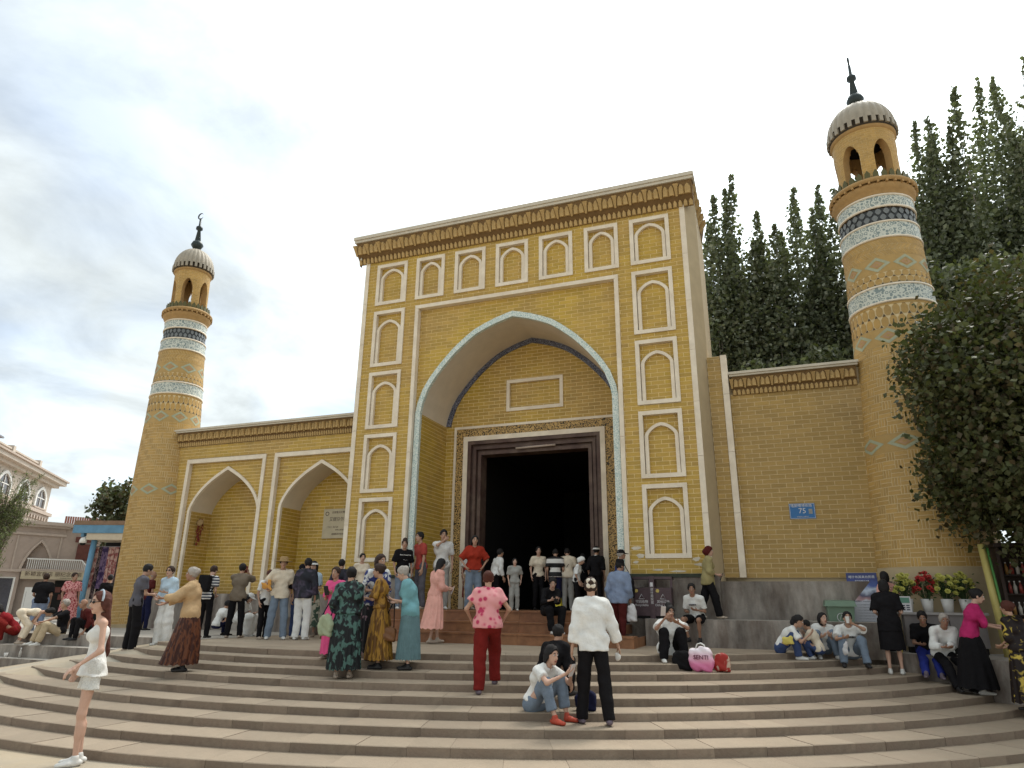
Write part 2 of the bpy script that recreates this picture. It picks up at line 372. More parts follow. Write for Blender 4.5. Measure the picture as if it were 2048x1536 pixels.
# concrete plinths of the buildings
ZF = 1.51
p = MB(); p.box(3.1,7.2,-.7,.25,.8,1.40,0,1); p.box(2.40,4.5,-.06,.5,.8,2.23,0,1); p.box(4.45,7.7,.22,.9,1.3,2.12,0,1)
p.build('concrete_plinth', [CONC, CONCL], None, 'weathered grey concrete plinth in two tiers below the right wall', 'plinth')
p = MB(); p.box(-11.6,-3.6,.25,1.0,.8,1.82,0,1); p.box(-4.50,-2.40,-.06,.5,.8,2.23,0,1)
p.build('concrete_plinth', [CONC, CONCL], None, 'grey concrete plinth below the two arched bays on the left', 'plinth')
p = MB(); p.box(-5.1,-4.55,-1.0,-.45,.9,1.32,0,1)
blk = p.build('concrete_block', [CONC, CONCL], None, 'small grey concrete block seat beside the left end of the wooden stairs', 'block')
GREENP = mat('dark_green_moulding', (.045,.052,.035), .8, .3, 6)
p = MB(); p.box(2.5,4.42,-.085,.0,2.19,2.262); p.box(-4.42,-2.5,-.085,.0,2.19,2.262); GM = p
# wooden stairs
stairs = thing('wooden_stairs', 'worn red brown wooden stairs of three steps leading to the dark doorway', 'stairs', (0,0,0))
for k, (xa, xb, ya, zt) in enumerate(((-3.5,3.08,-1.85,1.11),(-3.1,2.72,-1.47,1.31),(-2.75,2.36,-1.08,ZF))):
    for s in range(3):      # boards of the riser and tread
        x0, x1 = xa+(xb-xa)*s/3+.002, xa+(xb-xa)*(s+1)/3-.002
        b = MB(); b.box(x0,x1,ya+.012,ya+.05,zt-.205,zt-.03); b.build('riser_board', WOOD, stairs)
        b = MB(); b.box(x0,x1,ya-.012,(ya+.42) if k < 2 else 1.62,zt-.03,zt); b.build('tread_board', WOOD, stairs)
    b = MB(); b.box(xa,xa+.03,ya+.05,.24,zt-.205,zt-.032); b.build('side_board', WOOD, stairs); b = MB(); b.box(xb-.03,xb,ya+.05,.24 if k == 0 else -.02,zt-.205,zt-.032); b.build('side_board', WOOD, stairs)

# ================================================================== gate tower
WG, FG, FT = 4.38, 2.726, 9.18
gate = thing('gate_tower', 'tall yellow brick gate tower with pointed arch, framed niches and carved cornice', 'gate', (0,0,2.2))
gate.location = (0,0,0)
NIX = [(-3.996,-3.05),(-2.764,-1.918),(-1.614,-.737),(-.442,.442),(.737,1.614),(1.918,2.764),(3.05,3.996)]
NIZ = [(9.363,10.589),(7.58,9.18),(5.885,7.42),(4.24,5.735),(2.572,4.109)]
NICHES = [(a,b,9.363,10.589,.15) for a,b in NIX]+[(a,b,z0,z1,.27) for z0,z1 in NIZ[1:] for a,b in (NIX[0],NIX[6])]
ZB, ZT = 2.265, 10.86
def subtract(ivs, a, b):
    o = []
    for x0, x1 in ivs:
        if b <= x0 or a >= x1: o.append((x0,x1)); continue
        if a > x0: o.append((x0,a))
        if b < x1: o.append((b,x1))
    return o
def iv_front(v):
    r = [(-WG+.12,-FG+.04),(FG-.04,WG-.12)] if v < FT-.04 else [(-WG+.12,WG-.12)]
    for a,b,z0,z1,_ in NICHES:
        if z0+.03 < v < z1-.03: r = subtract(r, a+.03, b-.03)
    return r
fnF = lambda u,v,d: (u,-d,v)
BS = BrickSet(); core = MB()
BS.add(bricks(iv_front, ZB, ZT), fnF); back_rows(core, iv_front, ZB, ZT, fnF)
# niches: recessed panel, rectangular frame, arch trim
def frame_rect(mb, x0,x1,z0,z1,w,y0,y1,m=0):
    mb.box(x0,x1,y0,y1,z1-w,z1,m); mb.box(x0,x1,y0,y1,z0,z0+w,m); mb.box(x0,x0+w,y0,y1,z0+w,z1-w,m); mb.box(x1-w,x1,y0,y1,z0+w,z1-w,m)
for a,b,z0,z1,gap in NICHES:
    yb = .085; iv = lambda v, a=a, b=b: [(a+.09,b-.09)]
    fn = lambda u,v,d: (u,yb-d,v)
    BS.add(bricks(iv, z0+.09, z1-.09), fn); back_rows(core, iv, z0+.09, z1-.09, fn)
    mb = MB(); frame_rect(mb, a,b,z0,z1,.092,-.04,yb); fr = mb.build('niche_frame', TRIM, gate)
    cx, w = (a+b)/2, (b-a)/2-.108; ap = z1-gap; s = ap-.30
    o = [(cx-w,z0+.092)]+arch_pts(w,s,ap,cx)+[(cx+w,z0+.092)]; i_ = [(cx-w+.078,z0+.092)]+[(cx+(x-cx)*(w-.078)/w, s+(z-s)*(.30-.072)/.30) for x,z in arch_pts(w,s,ap,cx)]+[(cx+w-.078,z0+.092)]
    mb = MB(); ring_band(mb, o, i_, .0, yb); mb.build('arch_trim', TRIM, fr)
# corner edge trims, in lengths
for sx in (-1,1):
    z = ZB
    while z < ZT-.01:
        z2 = min(z+1.2, ZT); mb = MB(); x0,x1 = sorted((sx*(WG-.12), sx*WG)); mb.box(x0,x1,-.025,.1,z+.003,z2-.003); mb.build('corner_trim', TRIM, gate); z = z2
# large frame round the arch
for (x0,x1,z0,z1) in ((-FG,FG,FT-.10,FT),(-FG,-FG+.10,5.2,FT-.103),(FG-.10,FG,5.2,FT-.103),(-FG,-FG+.10,ZB,5.194),(FG-.10,FG,ZB,5.194)):
    mb = MB(); mb.box(x0,x1,-.045,.13,z0,z1); mb.build('arch_frame', TRIM, gate)
# spandrel behind the frame
AW, AS, AA = 2.60, 6.2, 8.67
def iv_sp(v):
    w = AW-.02 if v < AS else (AW-.02)*arch_w((v-AS)/(AA-AS)) if v < AA else 0
    return [(-FG+.08,-w),(w,FG-.08)] if w > .01 else [(-FG+.08,FG-.08)]
fnS = lambda u,v,d: (u,.12-d,v)
BS.add(bricks(iv_sp, AS, FT-.08), fnS); back_rows(core, iv_sp, ZB, FT-.08, fnS)
# tile band on the arch edge
o = [(-AW,1.9)]+arch_pts(AW,AS,AA,n=20)+[(AW,1.9)]
k = .14; i_ = [(-AW+k,1.9)]+[(x*(AW-k)/AW, AS+(z-AS)*(AA-AS-.15)/(AA-AS)) for x,z in arch_pts(AW,AS,AA,n=20)]+[(AW-k,1.9)]
mb = MB(); ring_band(mb, o, i_, .05, .16); mb.build('tile_band', TILEB, gate)
# vault and jambs
JW = AW-k; va = AA-.15; YB = 1.6
vp = arch_pts(JW,AS,va,n=24); n = len(vp)
mb = MB(); mb.add([(x,.15,z) for x,z in vp]+[(x,YB,z) for x,z in vp], [(i,i+1,n+i+1,n+i) for i in range(n-1)], 0, True); mb.build('vault', PLAST, gate)
for sx in (-1,1):
    fnJ = (lambda u,v,d: (-JW+d,u,v)) if sx < 0 else (lambda u,v,d: (JW-d,u,v))
    ivj = lambda v: [(.15,YB)]
    BS.add(bricks(ivj, ZF, AS), fnJ); back_rows(core, ivj, ZF, AS, fnJ)
# back wall of the iwan with door opening
def iv_back(v):
    w = JW if v < AS else JW*arch_w((v-AS)/(va-AS))
    r = [(-w,w)]
    if v < 6.17: r = subtract(r, -2.2, 2.2)
    if 6.50+.03 < v < 7.37-.03: r = subtract(r, -.71+.1, .86-.1)
    return [(a,b) for a,b in r if b-a > .01]
fnB = lambda u,v,d: (u,YB-d,v)
BS.add(bricks(iv_back, ZF, va), fnB); back_rows(core, iv_back, ZF, va, fnB)
fnP = lambda u,v,d: (u,YB+.06-d,v); ivp = lambda v: [(-.64,.79)]
BS.add(bricks(ivp, 6.56, 7.32), fnP); back_rows(core, ivp, 6.56, 7.32, fnP)
mb = MB(); frame_rect(mb, -.71,.86,6.50,7.37,.09,YB-.035,YB+.07); mb.build('panel_frame', TRIM, gate)
o2 = arch_pts(JW-.005,AS-.0,va-.005,n=24); i2 = [(x*(JW-.14)/JW, AS+(z-AS)*(va-AS-.14)/(va-AS)) for x,z in o2]
o2 = [(o2[0][0],6.22)]+o2[1:-1]+[(o2[-1][0],6.22)]
mb = MB(); ring_band(mb, o2, i2, YB-.04, YB+.01); mb.build('dark_tile_band', TILED, gate)
BS.build(gate, BRICK); core.build('mortar', MORT, gate)
# door surround: cream, gold tile, cream, then stepped wooden frames
def door_frame(name, w0, w1, zt0, zt1, y0, y1, m):
    mb = MB(); mb.box(-w0,w0,y0,y1,zt1,zt0); mb.box(-w0,-w1,y0,y1,ZF,zt1); mb.box(w1,w0,y0,y1,ZF,zt1); mb.build(name, m, gate)
door_frame('door_edge', 2.205,2.14,6.175,6.11,YB-.03,YB+.1,TRIM)
door_frame('gold_tile_band', 2.14,1.925,6.11,5.89,YB-.01,YB+.1,GOLDT)
door_frame('door_casing', 1.925,1.80,5.89,5.765,YB-.035,YB+.12,TRIM)
for w0,w1,z0,z1,y0 in ((1.80,1.71,5.765,5.67,YB-.02),(1.71,1.66,5.67,5.62,YB+.09),(1.66,1.585,5.62,5.54,YB+.05),(1.585,1.545,5.54,5.495,YB+.17),(1.545,1.46,5.495,5.40,YB+.11)):
    door_frame('wooden_frame', w0,w1,z0,z1,y0,YB+.5,DWOOD)
mb = MB(); mb.tube([(-.45,YB+.03,5.50),(.62,YB+.03,5.52)], .028, 8); mb.build('lamp_tube', mat('pale_tube',(.45,.36,.30),.4,0), gate)
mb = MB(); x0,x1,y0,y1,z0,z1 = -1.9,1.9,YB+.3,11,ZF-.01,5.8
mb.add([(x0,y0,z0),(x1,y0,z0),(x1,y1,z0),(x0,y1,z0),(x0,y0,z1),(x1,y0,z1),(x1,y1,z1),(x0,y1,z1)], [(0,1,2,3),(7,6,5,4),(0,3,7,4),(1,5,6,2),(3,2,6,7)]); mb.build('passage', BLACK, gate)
mb = MB(); mb.box(-JW-.05,JW+.05,YB+.12,YB+.3,ZF-.4,1.3); mb.build('threshold', DWOOD, gate)
# tower body: sides, roof, back
mb = MB(); yb = 2.4
mb.add([(WG,.0,1.8),(WG+.21,.55,1.8),(WG+.21,.55,11.2),(WG,.0,11.2)], [(0,1,2,3)], 0)
mb.add([(WG+.21,.55,1.8),(WG+.21,yb,1.8),(WG+.21,yb,11.2),(WG+.21,.55,11.2)], [(0,1,2,3)], 0)
mb.add([(-WG,.0,1.8),(-WG,yb,1.8),(-WG,yb,11.2),(-WG,.0,11.2)], [(3,2,1,0)], 0)
mb.add([(-WG,yb,6),(WG+.21,yb,6),(WG+.21,yb,11.2),(-WG,yb,11.2)], [(0,1,2,3)], 0)
mb.add([(-WG,.1,11.2),(WG,.1,11.2),(WG+.21,yb,11.2),(-WG,yb,11.2)], [(0,1,2,3)], 0)
mb.add([(-JW-.1,YB+.2,6),(JW+.1,YB+.2,6),(JW+.1,YB+.2,9.2),(-JW-.1,YB+.2,9.2)], [(0,1,2,3)], 0)
mb.build('tower_body', PLAST2, gate)
GM.build('green_moulding', GREENP, gate)
# damaged plaster at the foot
DAM = mat('flaked_plaster', (.60,.53,.42), .9, .15, 6, .5, 18)
rs = random.Random(5)
for (cx,cz,w,h) in ((2.86,2.78,.13,.045),(2.95,2.62,.10,.05),(2.84,2.50,.07,.03),(4.08,2.55,.10,.05),(4.15,2.44,.12,.035),(3.7,2.31,.20,.022),(3.3,2.34,.12,.02)):
    mb = MB(); pts = [(cx+w*math.cos(t)*rs.uniform(.55,1.1), cz+h*math.sin(t)*rs.uniform(.55,1.1)) for t in [2*math.pi*k/14 for k in range(14)]]
    mb.prism([(x,-.004,z) for x,z in pts][::-1], [(x,-.011,z) for x,z in pts][::-1]); mb.build('flaked_patch', DAM, gate)
# cornice: coping boards, soffit, rows of small carved arches
def cornice(parent, x0, x1, yf, zt, over, hh, unit, coping_h=.13, right_end=False, s=1.0):
    """yf wall face, over overhang, zt top, hh height of carved part under the coping"""
    L0, L1 = x0, x1
    mb = MB(); e = over
    xe0, xe1 = x0, x1
    mb.box(xe0,xe1,yf-e-.03,yf+.5,zt-coping_h*.55,zt); mb.box(xe0+.02,xe1-.02,yf-e+.0,yf+.5,zt-coping_h,zt-coping_h*.55-.003); mb.build('coping', CORNC, parent)
    zc = zt-coping_h
    # sloping field behind the carving (three set-backs)
    bk = MB()
    prof = [(yf-e+.05,zc-.002),(yf-e+.06,zc-.10*s),(yf-e*.55,zc-.34*s),(yf-e*.55+.03,zc-.37*s),(yf-.05,zc-.45*s),(yf-.004,zc-hh)]
    a,b = x0+.06,x1-.06
    for (ya,za),(yb_,zb_) in zip(prof,prof[1:]): bk.add([(a,ya,za),(b,ya,za),(b,yb_,zb_),(a,yb_,zb_)], [(3,2,1,0)])
    for xx in (a,b): bk.add([(xx,y,z) for y,z in prof]+[(xx,yf+.1,zc-hh),(xx,yf+.1,zc)], [tuple(range(len(prof)+2))])
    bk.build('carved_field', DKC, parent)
    n = max(1, round((b-a)/unit)); u = (b-a)/n
    def leaf(w, h, d):  # pointed niche-leaf: raised blade with ridge
        m_ = MB(); pts = [(-w/2,0),(-w/2,h*.62),(-w*.3,h*.84),(0,h),(w*.3,h*.84),(w/2,h*.62),(w/2,0)]
        q = [(x*.62,z*.9+h*.03) for x,z in pts]; k_ = len(pts)
        m_.add([(x,0,z) for x,z in pts]+[(x,-d,z) for x,z in q], [(i,(i+1)%k_,k_+(i+1)%k_,k_+i) for i in range(k_)]); m_.add([(x,-d,z) for x,z in q], [tuple(range(k_))]); return m_.mesh('leaf', CORN)
    def rot(me_name, me, x, ya, za, yb_, zb_): # lean along the field from (ya,za) bottom to top
        t = math.atan2(ya-yb_, zb_-za); link(me_name, me, parent, loc=(x,ya-.004,za), rot=(t,0,0))
    h1 = .26*s; big = leaf(u*.40,h1,.055*s); sm = leaf(u*.27,.17*s,.035*s)
    corbel = MB(); w = u*.13; corbel.prism([(-w*.5,-.01,0),(w*.5,-.01,0),(w*.5,.06,0),(-w*.5,.06,0)],[(-w*.9,-.10*s,h1*.8),(w*.9,-.10*s,h1*.8),(w*.9,.06,h1*.8),(-w*.9,.06,h1*.8)]); corbel.prism([(-w*.9,-.10*s,h1*.8),(w*.9,-.10*s,h1*.8),(w*.9,.06,h1*.8),(-w*.9,.06,h1*.8)],[(-w*1.3,-.13*s,h1*1.05),(w*1.3,-.13*s,h1*1.05),(w*1.3,.06,h1*1.05),(-w*1.3,.06,h1*1.05)]); cm = corbel.mesh('corbel', CORN)
    for k in range(n):
        x = a+(k+.5)*u
        rot('carved_leaf', big, x-u*.2, yf-e*.55,zc-.33*s, yf-e+.06,zc-.10*s); rot('carved_leaf', big, x+u*.2, yf-e*.55,zc-.33*s, yf-e+.06,zc-.10*s)
        link('corbel', cm, parent, loc=(a+k*u,yf-e*.55-.01,zc-.36*s), rot=(.22,0,0))
    lo = MB()      # small lower leaves: too small to pick apart singly
    for k in range(n*3):
        x = a+(k+.5)*u/3
        for vx in sm.vertices: pass
        V = [(x+p_.co.x, yf-.03+p_.co.y-.12*p_.co.z*2, zc-hh+.005+p_.co.z) for p_ in sm.vertices]; lo.add(V, [tuple(q.vertices) for q in sm.polygons])
    lo.build('small_leaf_row', CORN, parent, kind='stuff')
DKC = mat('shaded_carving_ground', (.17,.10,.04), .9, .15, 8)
cornice(gate, -WG-.29, WG+.29, 0, 11.45, .29, .585, .365, .17)
# right end of the gate cornice
mb = MB(); mb.box(WG+.05,WG+.285,-.28,2.3,11.33,11.447); mb.box(WG+.05,WG+.25,-.2,2.3,11.28,11.325); mb.build('coping', CORNC, gate)
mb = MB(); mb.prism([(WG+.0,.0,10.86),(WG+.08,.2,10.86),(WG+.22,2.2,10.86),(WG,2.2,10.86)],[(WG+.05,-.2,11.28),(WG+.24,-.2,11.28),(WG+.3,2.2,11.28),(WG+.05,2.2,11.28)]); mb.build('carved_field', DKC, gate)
for k in range(6):
    y = .1+k*.34; mb = MB(); mb.prism([(-.03,-.06,0),(.05,-.06,0),(.05,.06,0),(-.03,.06,0)],[(-.03,-.12,.3),(.2,-.12,.3),(.2,.12,.3),(-.03,.12,.3)]); mb.build('corbel', CORN, gate, loc=(WG+.08+.02*k,y,10.96))
mb = MB(); mb.tube([(0,0,0),(0,0,.10)], .022, 8); mb.sphere((0,0,.12), .035, 6); mb.build('roof_spike', CORNC, gate, loc=(2.05,-.1,11.45))
mb = MB(); mb.sphere((0,0,0), .03, 6); mb.tube([(0,0,0),(0,0,.06)], .012, 6); mb.build('hanging_knob', CORNC, gate, loc=(-WG-.12,-.12,10.83))

# ================================================================== left wing with two arched bays
wing = thing('arcade_wall', 'tan brick wing wall with two deep pointed arch bays left of the gate', 'wall')
BS = BrickSet(); core = MB(); WY = .6; WX0, WX1, WB, WT = -11.75, -4.40, 1.82, 6.06
BAYS = [(-10.43,-7.56,-8.93),(-7.26,-4.41,-5.72)]
def iv_w(v):
    r = [(WX0,WX1)]
    if v < 5.6: 
        for a,b,_ in BAYS: r = subtract(r, a+.03, b-.03)
    return [(a,b) for a,b in r if b-a > .01]
fnW = lambda u,v,d: (u,WY-d,v)
BS.add(bricks(iv_w, WB, WT), fnW); back_rows(core, iv_w, WB, WT, fnW)
for a,b,cx in BAYS:
    hw, s, ap = 1.28, 4.10, 5.34
    def iv_s(v, a=a, b=b, cx=cx):
        w = hw-.03 if v < s else (hw-.03)*arch_w((v-s)/(ap-s), ARCH_P) if v < ap else 0
        r = [(a+.05,b-.05)]
        return [q for q in (subtract(r, cx-w, cx+w) if w > .01 else r) if q[1]-q[0] > .01]
    fnS2 = lambda u,v,d: (u,WY+.09-d,v)
    BS.add(bricks(iv_s, WB, 5.56), fnS2); back_rows(core, iv_s, WB, 5.56, fnS2)
    for (x0,x1,z0,z1) in ((a,b,5.48,5.6),(a,a+.11,WB,5.478),(b-.11,b,WB,5.478)):
        mb = MB(); mb.box(x0,x1,WY-.04,WY+.1,z0,z1); mb.build('bay_frame', TRIM, wing)
    ap_ = arch_pts(hw,s,ap,cx,ARCH_P,14); o = [(cx-hw,WB)]+ap_+[(cx+hw,WB)]; k = .085
    i_ = [(cx-hw+k,WB)]+[(cx+(x-cx)*(hw-k)/hw, s+(z-s)*(ap-s-.10)/(ap-s)) for x,z in ap_]+[(cx+hw-k,WB)]
    mb = MB(); ring_band(mb, o, i_, WY+.03, WY+.12); mb.build('arch_trim', TRIM, wing)
    vp = i_[1:-1]; n = len(vp); yb = 1.5
    mb = MB(); mb.add([(x,WY+.11,z) for x,z in vp]+[(x,yb,z) for x,z in vp], [(i,i+1,n+i+1,n+i) for i in range(n-1)], 0, True); mb.build('vault', PLAST, wing)
    jw = hw-k; sv = s; av = vp[n//2][1]
    for sx in (-1,1):
        fnJ = (lambda u,v,d,cx=cx: (cx-jw+d,u,v)) if sx < 0 else (lambda u,v,d,cx=cx: (cx+jw-d,u,v))
        ivj = lambda v: [(WY+.11,yb)]; BS.add(bricks(ivj, WB, sv), fnJ); back_rows(core, ivj, WB, sv, fnJ)
    def iv_b(v, cx=cx):
        w = jw if v < sv else jw*arch_w((v-sv)/(av-sv), ARCH_P)
        return [(cx-w,cx+w)] if w > .01 else [(cx-.001,cx+.001)]
    fnB2 = lambda u,v,d: (u,yb-d,v); BS.add(bricks(iv_b, WB, av), fnB2); back_rows(core, iv_b, WB, av, fnB2)
BS.build(wing, BRICK); core.build('mortar', MORT, wing)
mb = MB(); mb.add([(WX0,WY+.2,5.6),(WX1,WY+.2,5.6),(WX1,WY+.2,6.6),(WX0,WY+.2,6.6)], [(0,1,2,3)]); mb.box(WX0,WX1,1.52,1.8,.9,6.5); mb.build('wall_body', PLAST2, wing)
cornice(wing, WX0+.12, WX1-.02, WY, 6.52, .16, .42, .232, .10, s=.75)

# ================================================================== right wall
wall = thing('brick_wall', 'long bond tan brick wall with carved cornice right of the gate', 'wall')
BS = BrickSet(); core = MB(); ivr = lambda v: [(5.0,7.9)]
BS.add(bricks(ivr, 2.2, 6.12), fnW); back_rows(core, ivr, 2.2, 6.12, fnW)
ivq = lambda v: [(4.57,4.86)]; fnQ = lambda u,v,d: (u,WY-.13-d,v); BS.add(bricks(ivq, 2.2, 7.0), fnQ); back_rows(core, ivq, 2.2, 7.0, fnQ)
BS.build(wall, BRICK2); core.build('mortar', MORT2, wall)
z = 2.2
while z < 7.0: mb = MB(); z2 = min(z+1.3,7.02); mb.box(4.865,4.995,WY-.16,WY+.1,z+.003,z2-.003); mb.build('pilaster_edge', TRIM, wall); z = z2
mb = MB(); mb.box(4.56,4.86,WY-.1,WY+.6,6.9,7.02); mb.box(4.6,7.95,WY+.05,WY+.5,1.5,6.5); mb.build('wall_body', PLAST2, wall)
cornice(wall, 5.0, 7.62, WY, 6.60, .14, .42, .27, .10, s=.75)

# ================================================================== minarets
def minaret(name, label, x0, y0, rfun, zb, lean, hw):
    root = thing(name, label, 'minaret', (x0,y0,0))
    root.rotation_euler = (0,lean,0)
    # map: u = arc metres at mid radius around the axis, v = height; angle 0 faces -Y
    def cyl(ru):
        return lambda u,v,d: ((rfun(v)+d)*math.sin(u/ru), -(rfun(v)+d)*math.cos(u/ru), v)
    cp = np.array(CAMP)-np.array((x0,y0,0)); 
    BS = BrickSet(); core = MB()
    VIS = math.radians(118); va = math.atan2(CAMP.x-x0, -(CAMP.y-y0)); 
    def band_core(v0, v1, m, d=0., n=48, name_=None):
        b = MB(); k = max(1, int((v1-v0)/.4)); b.lathe([(rfun(v0+(v1-v0)*j/k)+d, v0+(v1-v0)*j/k) for j in range(k+1)], n); return b.build(name_ or 'band', m, root)
    def basket(v0, v1):
        ru = rfun((v0+v1)/2); fn = cyl(ru); nrow = max(1, round((v1-v0)/.165)); rh = (v1-v0)/nrow; per = .43; j = .016; U = math.pi*ru
        nrep = round(2*U/per); per = 2*U/nrep; qs = []
        for r in range(nrow):
            va_, vb_ = v0+r*rh, v0+(r+1)*rh; off = (r*.5 % 1)*per+(r*.13 % 1)*per
            for k in range(nrep):
                u = -U+k*per+off
                if abs((((u/ru)-va+math.pi) % (2*math.pi))-math.pi) > VIS: continue
                lw = per*.60; mid = (va_+vb_)/2
                qs += [(u+j/2,u+lw-j/2,u+lw-j/2,u+j/2,va_+j/2,mid-j/2),(u+j/2,u+lw-j/2,u+lw-j/2,u+j/2,mid+j/2,vb_-j/2)]
                sw = (per-lw)/3
                for t in range(3): a_ = u+lw+t*sw; qs.append((a_+j/2,a_+sw-j/2,a_+sw-j/2,a_+j/2,va_+j/2,vb_-j/2))
        BS.add([q for q in qs if q[1]-q[0] > .1], fn, 3); BS.add([q for q in qs if q[1]-q[0] <= .1], fn, 1)
        k = 6; core.lathe([(rfun(v0+(v1-v0)*t/k), v0+(v1-v0)*t/k) for t in range(k+1)], 64)
    def diamonds(v0, v1):
        band_core(v0, v1, DIAG, .004, 64, 'diamond_band')
        fn = cyl(rfun((v0+v1)/2)); ru = rfun((v0+v1)/2); n = 9 if ru > .75 else 8; h = (v1-v0)*.46; w = math.pi*ru/n*.92; b = MB()
        for k in range(n):
            u = (k+.5)*2*math.pi*ru/n; vm = (v0+v1)/2
            for (f0,f1,m) in ((1.,.60,0),(.42,.16,1)):
                for q in range(4):
                    c4 = [(w,0),(0,h),(-w,0),(0,-h)]; A, B = c4[q], c4[(q+1)%4]
                    S = 4; P = []
                    for f in (f0,f1):
                        for i in range(S+1): t = i/S; P.append(fn(u+(A[0]+(B[0]-A[0])*t)*f, vm+(A[1]+(B[1]-A[1])*t)*f, .009))
                    b.add(P, [(i, i+1, S+2+i, S+1+i) for i in range(S)], m)
        b.build('diamond_tiles', [TEAL, ROSE], root)
    def honey(v0, v1):
        band_core(v0, v1, MORT2, 0, 64, 'honeycomb_band'); fn = cyl(rfun((v0+v1)/2)); ru = rfun((v0+v1)/2); n = 34; w = 2*math.pi*ru/n; b = MB(); nr = 2; hh = (v1-v0)/nr
        for r in range(nr):
            for k in range(n):
                u = (k+.5*(r%2))*w; vm = v0+(r+.5)*hh; pts = [(-.42*w,-.22*hh),(-.18*w,-.46*hh),(.18*w,-.46*hh),(.42*w,-.22*hh),(.42*w,.22*hh),(.18*w,.46*hh),(-.18*w,.46*hh),(-.42*w,.22*hh)]
                b.add([fn(u+x,vm+z,.008) for x,z in pts], [tuple(range(8))], 0)
        for r in range(nr+1):
            for k in range(n):
                u = (k+.5+.5*(r%2))*w; vm = v0+r*hh; s_ = .20
                zs = [max(v0+.002,min(v1-.002,vm+z)) for z in (-s_*hh*1.2,0,s_*hh*1.2,0)]
                b.add([fn(u+x,z,.006) for x,z in zip((0,s_*w,0,-s_*w),zs)], [(0,1,2,3)], 1)
        b.build('honeycomb_bricks', [BRICKT, DKB], root, kind='stuff')
    def chevron(v0, v1):
        band_core(v0, v1, MORT2, 0, 64, 'chevron_band'); fn = cyl(rfun((v0+v1)/2)); ru = rfun((v0+v1)/2); n = 26; w = 2*math.pi*ru/n; b = MB(); nr = 3; hh = (v1-v0)/nr; j = .010
        for r in range(nr):
            sl_ = w*.45*(1 if r%2 else -1)
            for k in range(n*2):
                u = k*w/2+(0 if r%2 else w*.45); va_, vb_ = v0+r*hh+j/2, v0+(r+1)*hh-j/2
                b.add([fn(u+j/2,va_,.007),fn(u+w/2-j/2,va_,.007),fn(u+w/2-j/2+sl_,vb_,.007),fn(u+j/2+sl_,vb_,.007)], [(0,1,2,3)])
        b.build('chevron_bricks', BRICKT, root, kind='stuff')
    def white(v0, v1):
        band_core(v0+.04, v1-.04, WHITET, .012, 48, 'white_tile_band')
        b = MB()
        for z in (v0,v1-.04): b.lathe([(rfun(z),z-.002),(rfun(z)+.028,z),(rfun(z)+.028,z+.04),(rfun(z),z+.042)], 48)
        b.build('band_edge', TRIM, root)
    def lattice(v0, v1):
        band_core(v0, v1, DARKT, -.03, 48, 'dark_band'); fn = cyl(rfun((v0+v1)/2)); ru = rfun((v0+v1)/2); n = 30; w = 2*math.pi*ru/n; b = MB(); h = (v1-v0)
        for r in range(2):
            for k in range(n):
                u = (k+.5*(r%2))*w; vm = v0+h*(.27+.46*r); a_, c_ = .40, .24*h
                pts = [(-a_*w,0),(-a_*.55*w,-c_*.7),(0,-c_),(a_*.55*w,-c_*.7),(a_*w,0),(a_*.55*w,c_*.7),(0,c_),(-a_*.55*w,c_*.7)]
                P = [fn(u+x,vm+z,-.004) for x,z in pts]; b.add(P, [tuple(range(8))])
        b.build('slate_scales', GREYT, root, kind='stuff')
    basket(zb, 4.52); diamonds(4.52, 4.88); basket(4.88, 6.74); diamonds(6.74, 7.12); honey(7.12, 7.60); white(7.66, 8.07); honey(8.09, 8.36); diamonds(8.36, 8.74); chevron(8.74, 9.11); white(9.15, 9.56); lattice(9.57, 9.89); white(9.90, 10.22)
    for za_, zb_ in ((7.6,7.66),(9.1,9.16)): b = MB(); b.lathe([(rfun(za_),za_),(rfun(zb_),zb_)],48); b.build('plain_ring', BRICKT, root)
    if zb > 2: b = MB(); b.lathe([(rfun(2)+.02,.9),(rfun(zb),zb+.002)], 48); b.build('plaster_base', PLAST2, root)
    else: b = MB(); b.lathe([(rfun(1.5),.9),(rfun(zb),zb+.002)], 48); b.build('plaster_base', PLAST2, root)
    BS.build(root, BRICKT); core.build('mortar', MORT2, root)
    r = rfun(10.2); 
    b = MB(); b.lathe([(r,10.20),(r+.03,10.24),(r+.03,10.30),(r+.07,10.34),(r+.10,10.42),(r+.10,10.46)], 48); b.lathe([(r+.115,10.50),(r+.15,10.53),(r+.15,10.58),(r+.11,10.62),(r-.2,10.64)], 48); b.lathe([(r+.06,10.44),(r+.06,10.52)],48); b.build('balcony_cornice', PLAST3, root)
    d = MB(); d.box(-.022,.022,-.05,.02,0,.055); dm = d.mesh('dentil', PLAST3)
    for k in range(32): a_ = 2*math.pi*k/32; link('dentil', dm, root, loc=((r+.10)*math.sin(a_),-(r+.10)*math.cos(a_),10.455), rot=(0,0,a_))
    d = MB(); pts = [(-.055,0),(.055,0),(.055,.13),(0,.215),(-.055,.13)]; d.prism([(x,-.018,z) for x,z in pts],[(x,.018,z) for x,z in pts]); dm = d.mesh('crenel', MOSS)
    nc = 30
    for k in range(nc): a_ = 2*math.pi*k/nc; link('merlon', dm, root, loc=((r+.03)*math.sin(a_),-(r+.03)*math.cos(a_),10.63), rot=(0,0,a_))
    # lantern: octagonal brick piers with pointed openings
    lr = r-.10 if r > .7 else r-.07; zl0, zl1 = 10.64, 12.05; nside = 6; BS2 = BrickSet(); core2 = MB(); ru = lr; U = 2*math.pi*ru; side = U/nside; ow = side*.29
    fo = lambda u,v,d: ((lr+d)*math.sin(u/ru), -(lr+d)*math.cos(u/ru), v); s_, ap = 11.36, 11.74
    sh_ = -.12 if hw > 0 else .08
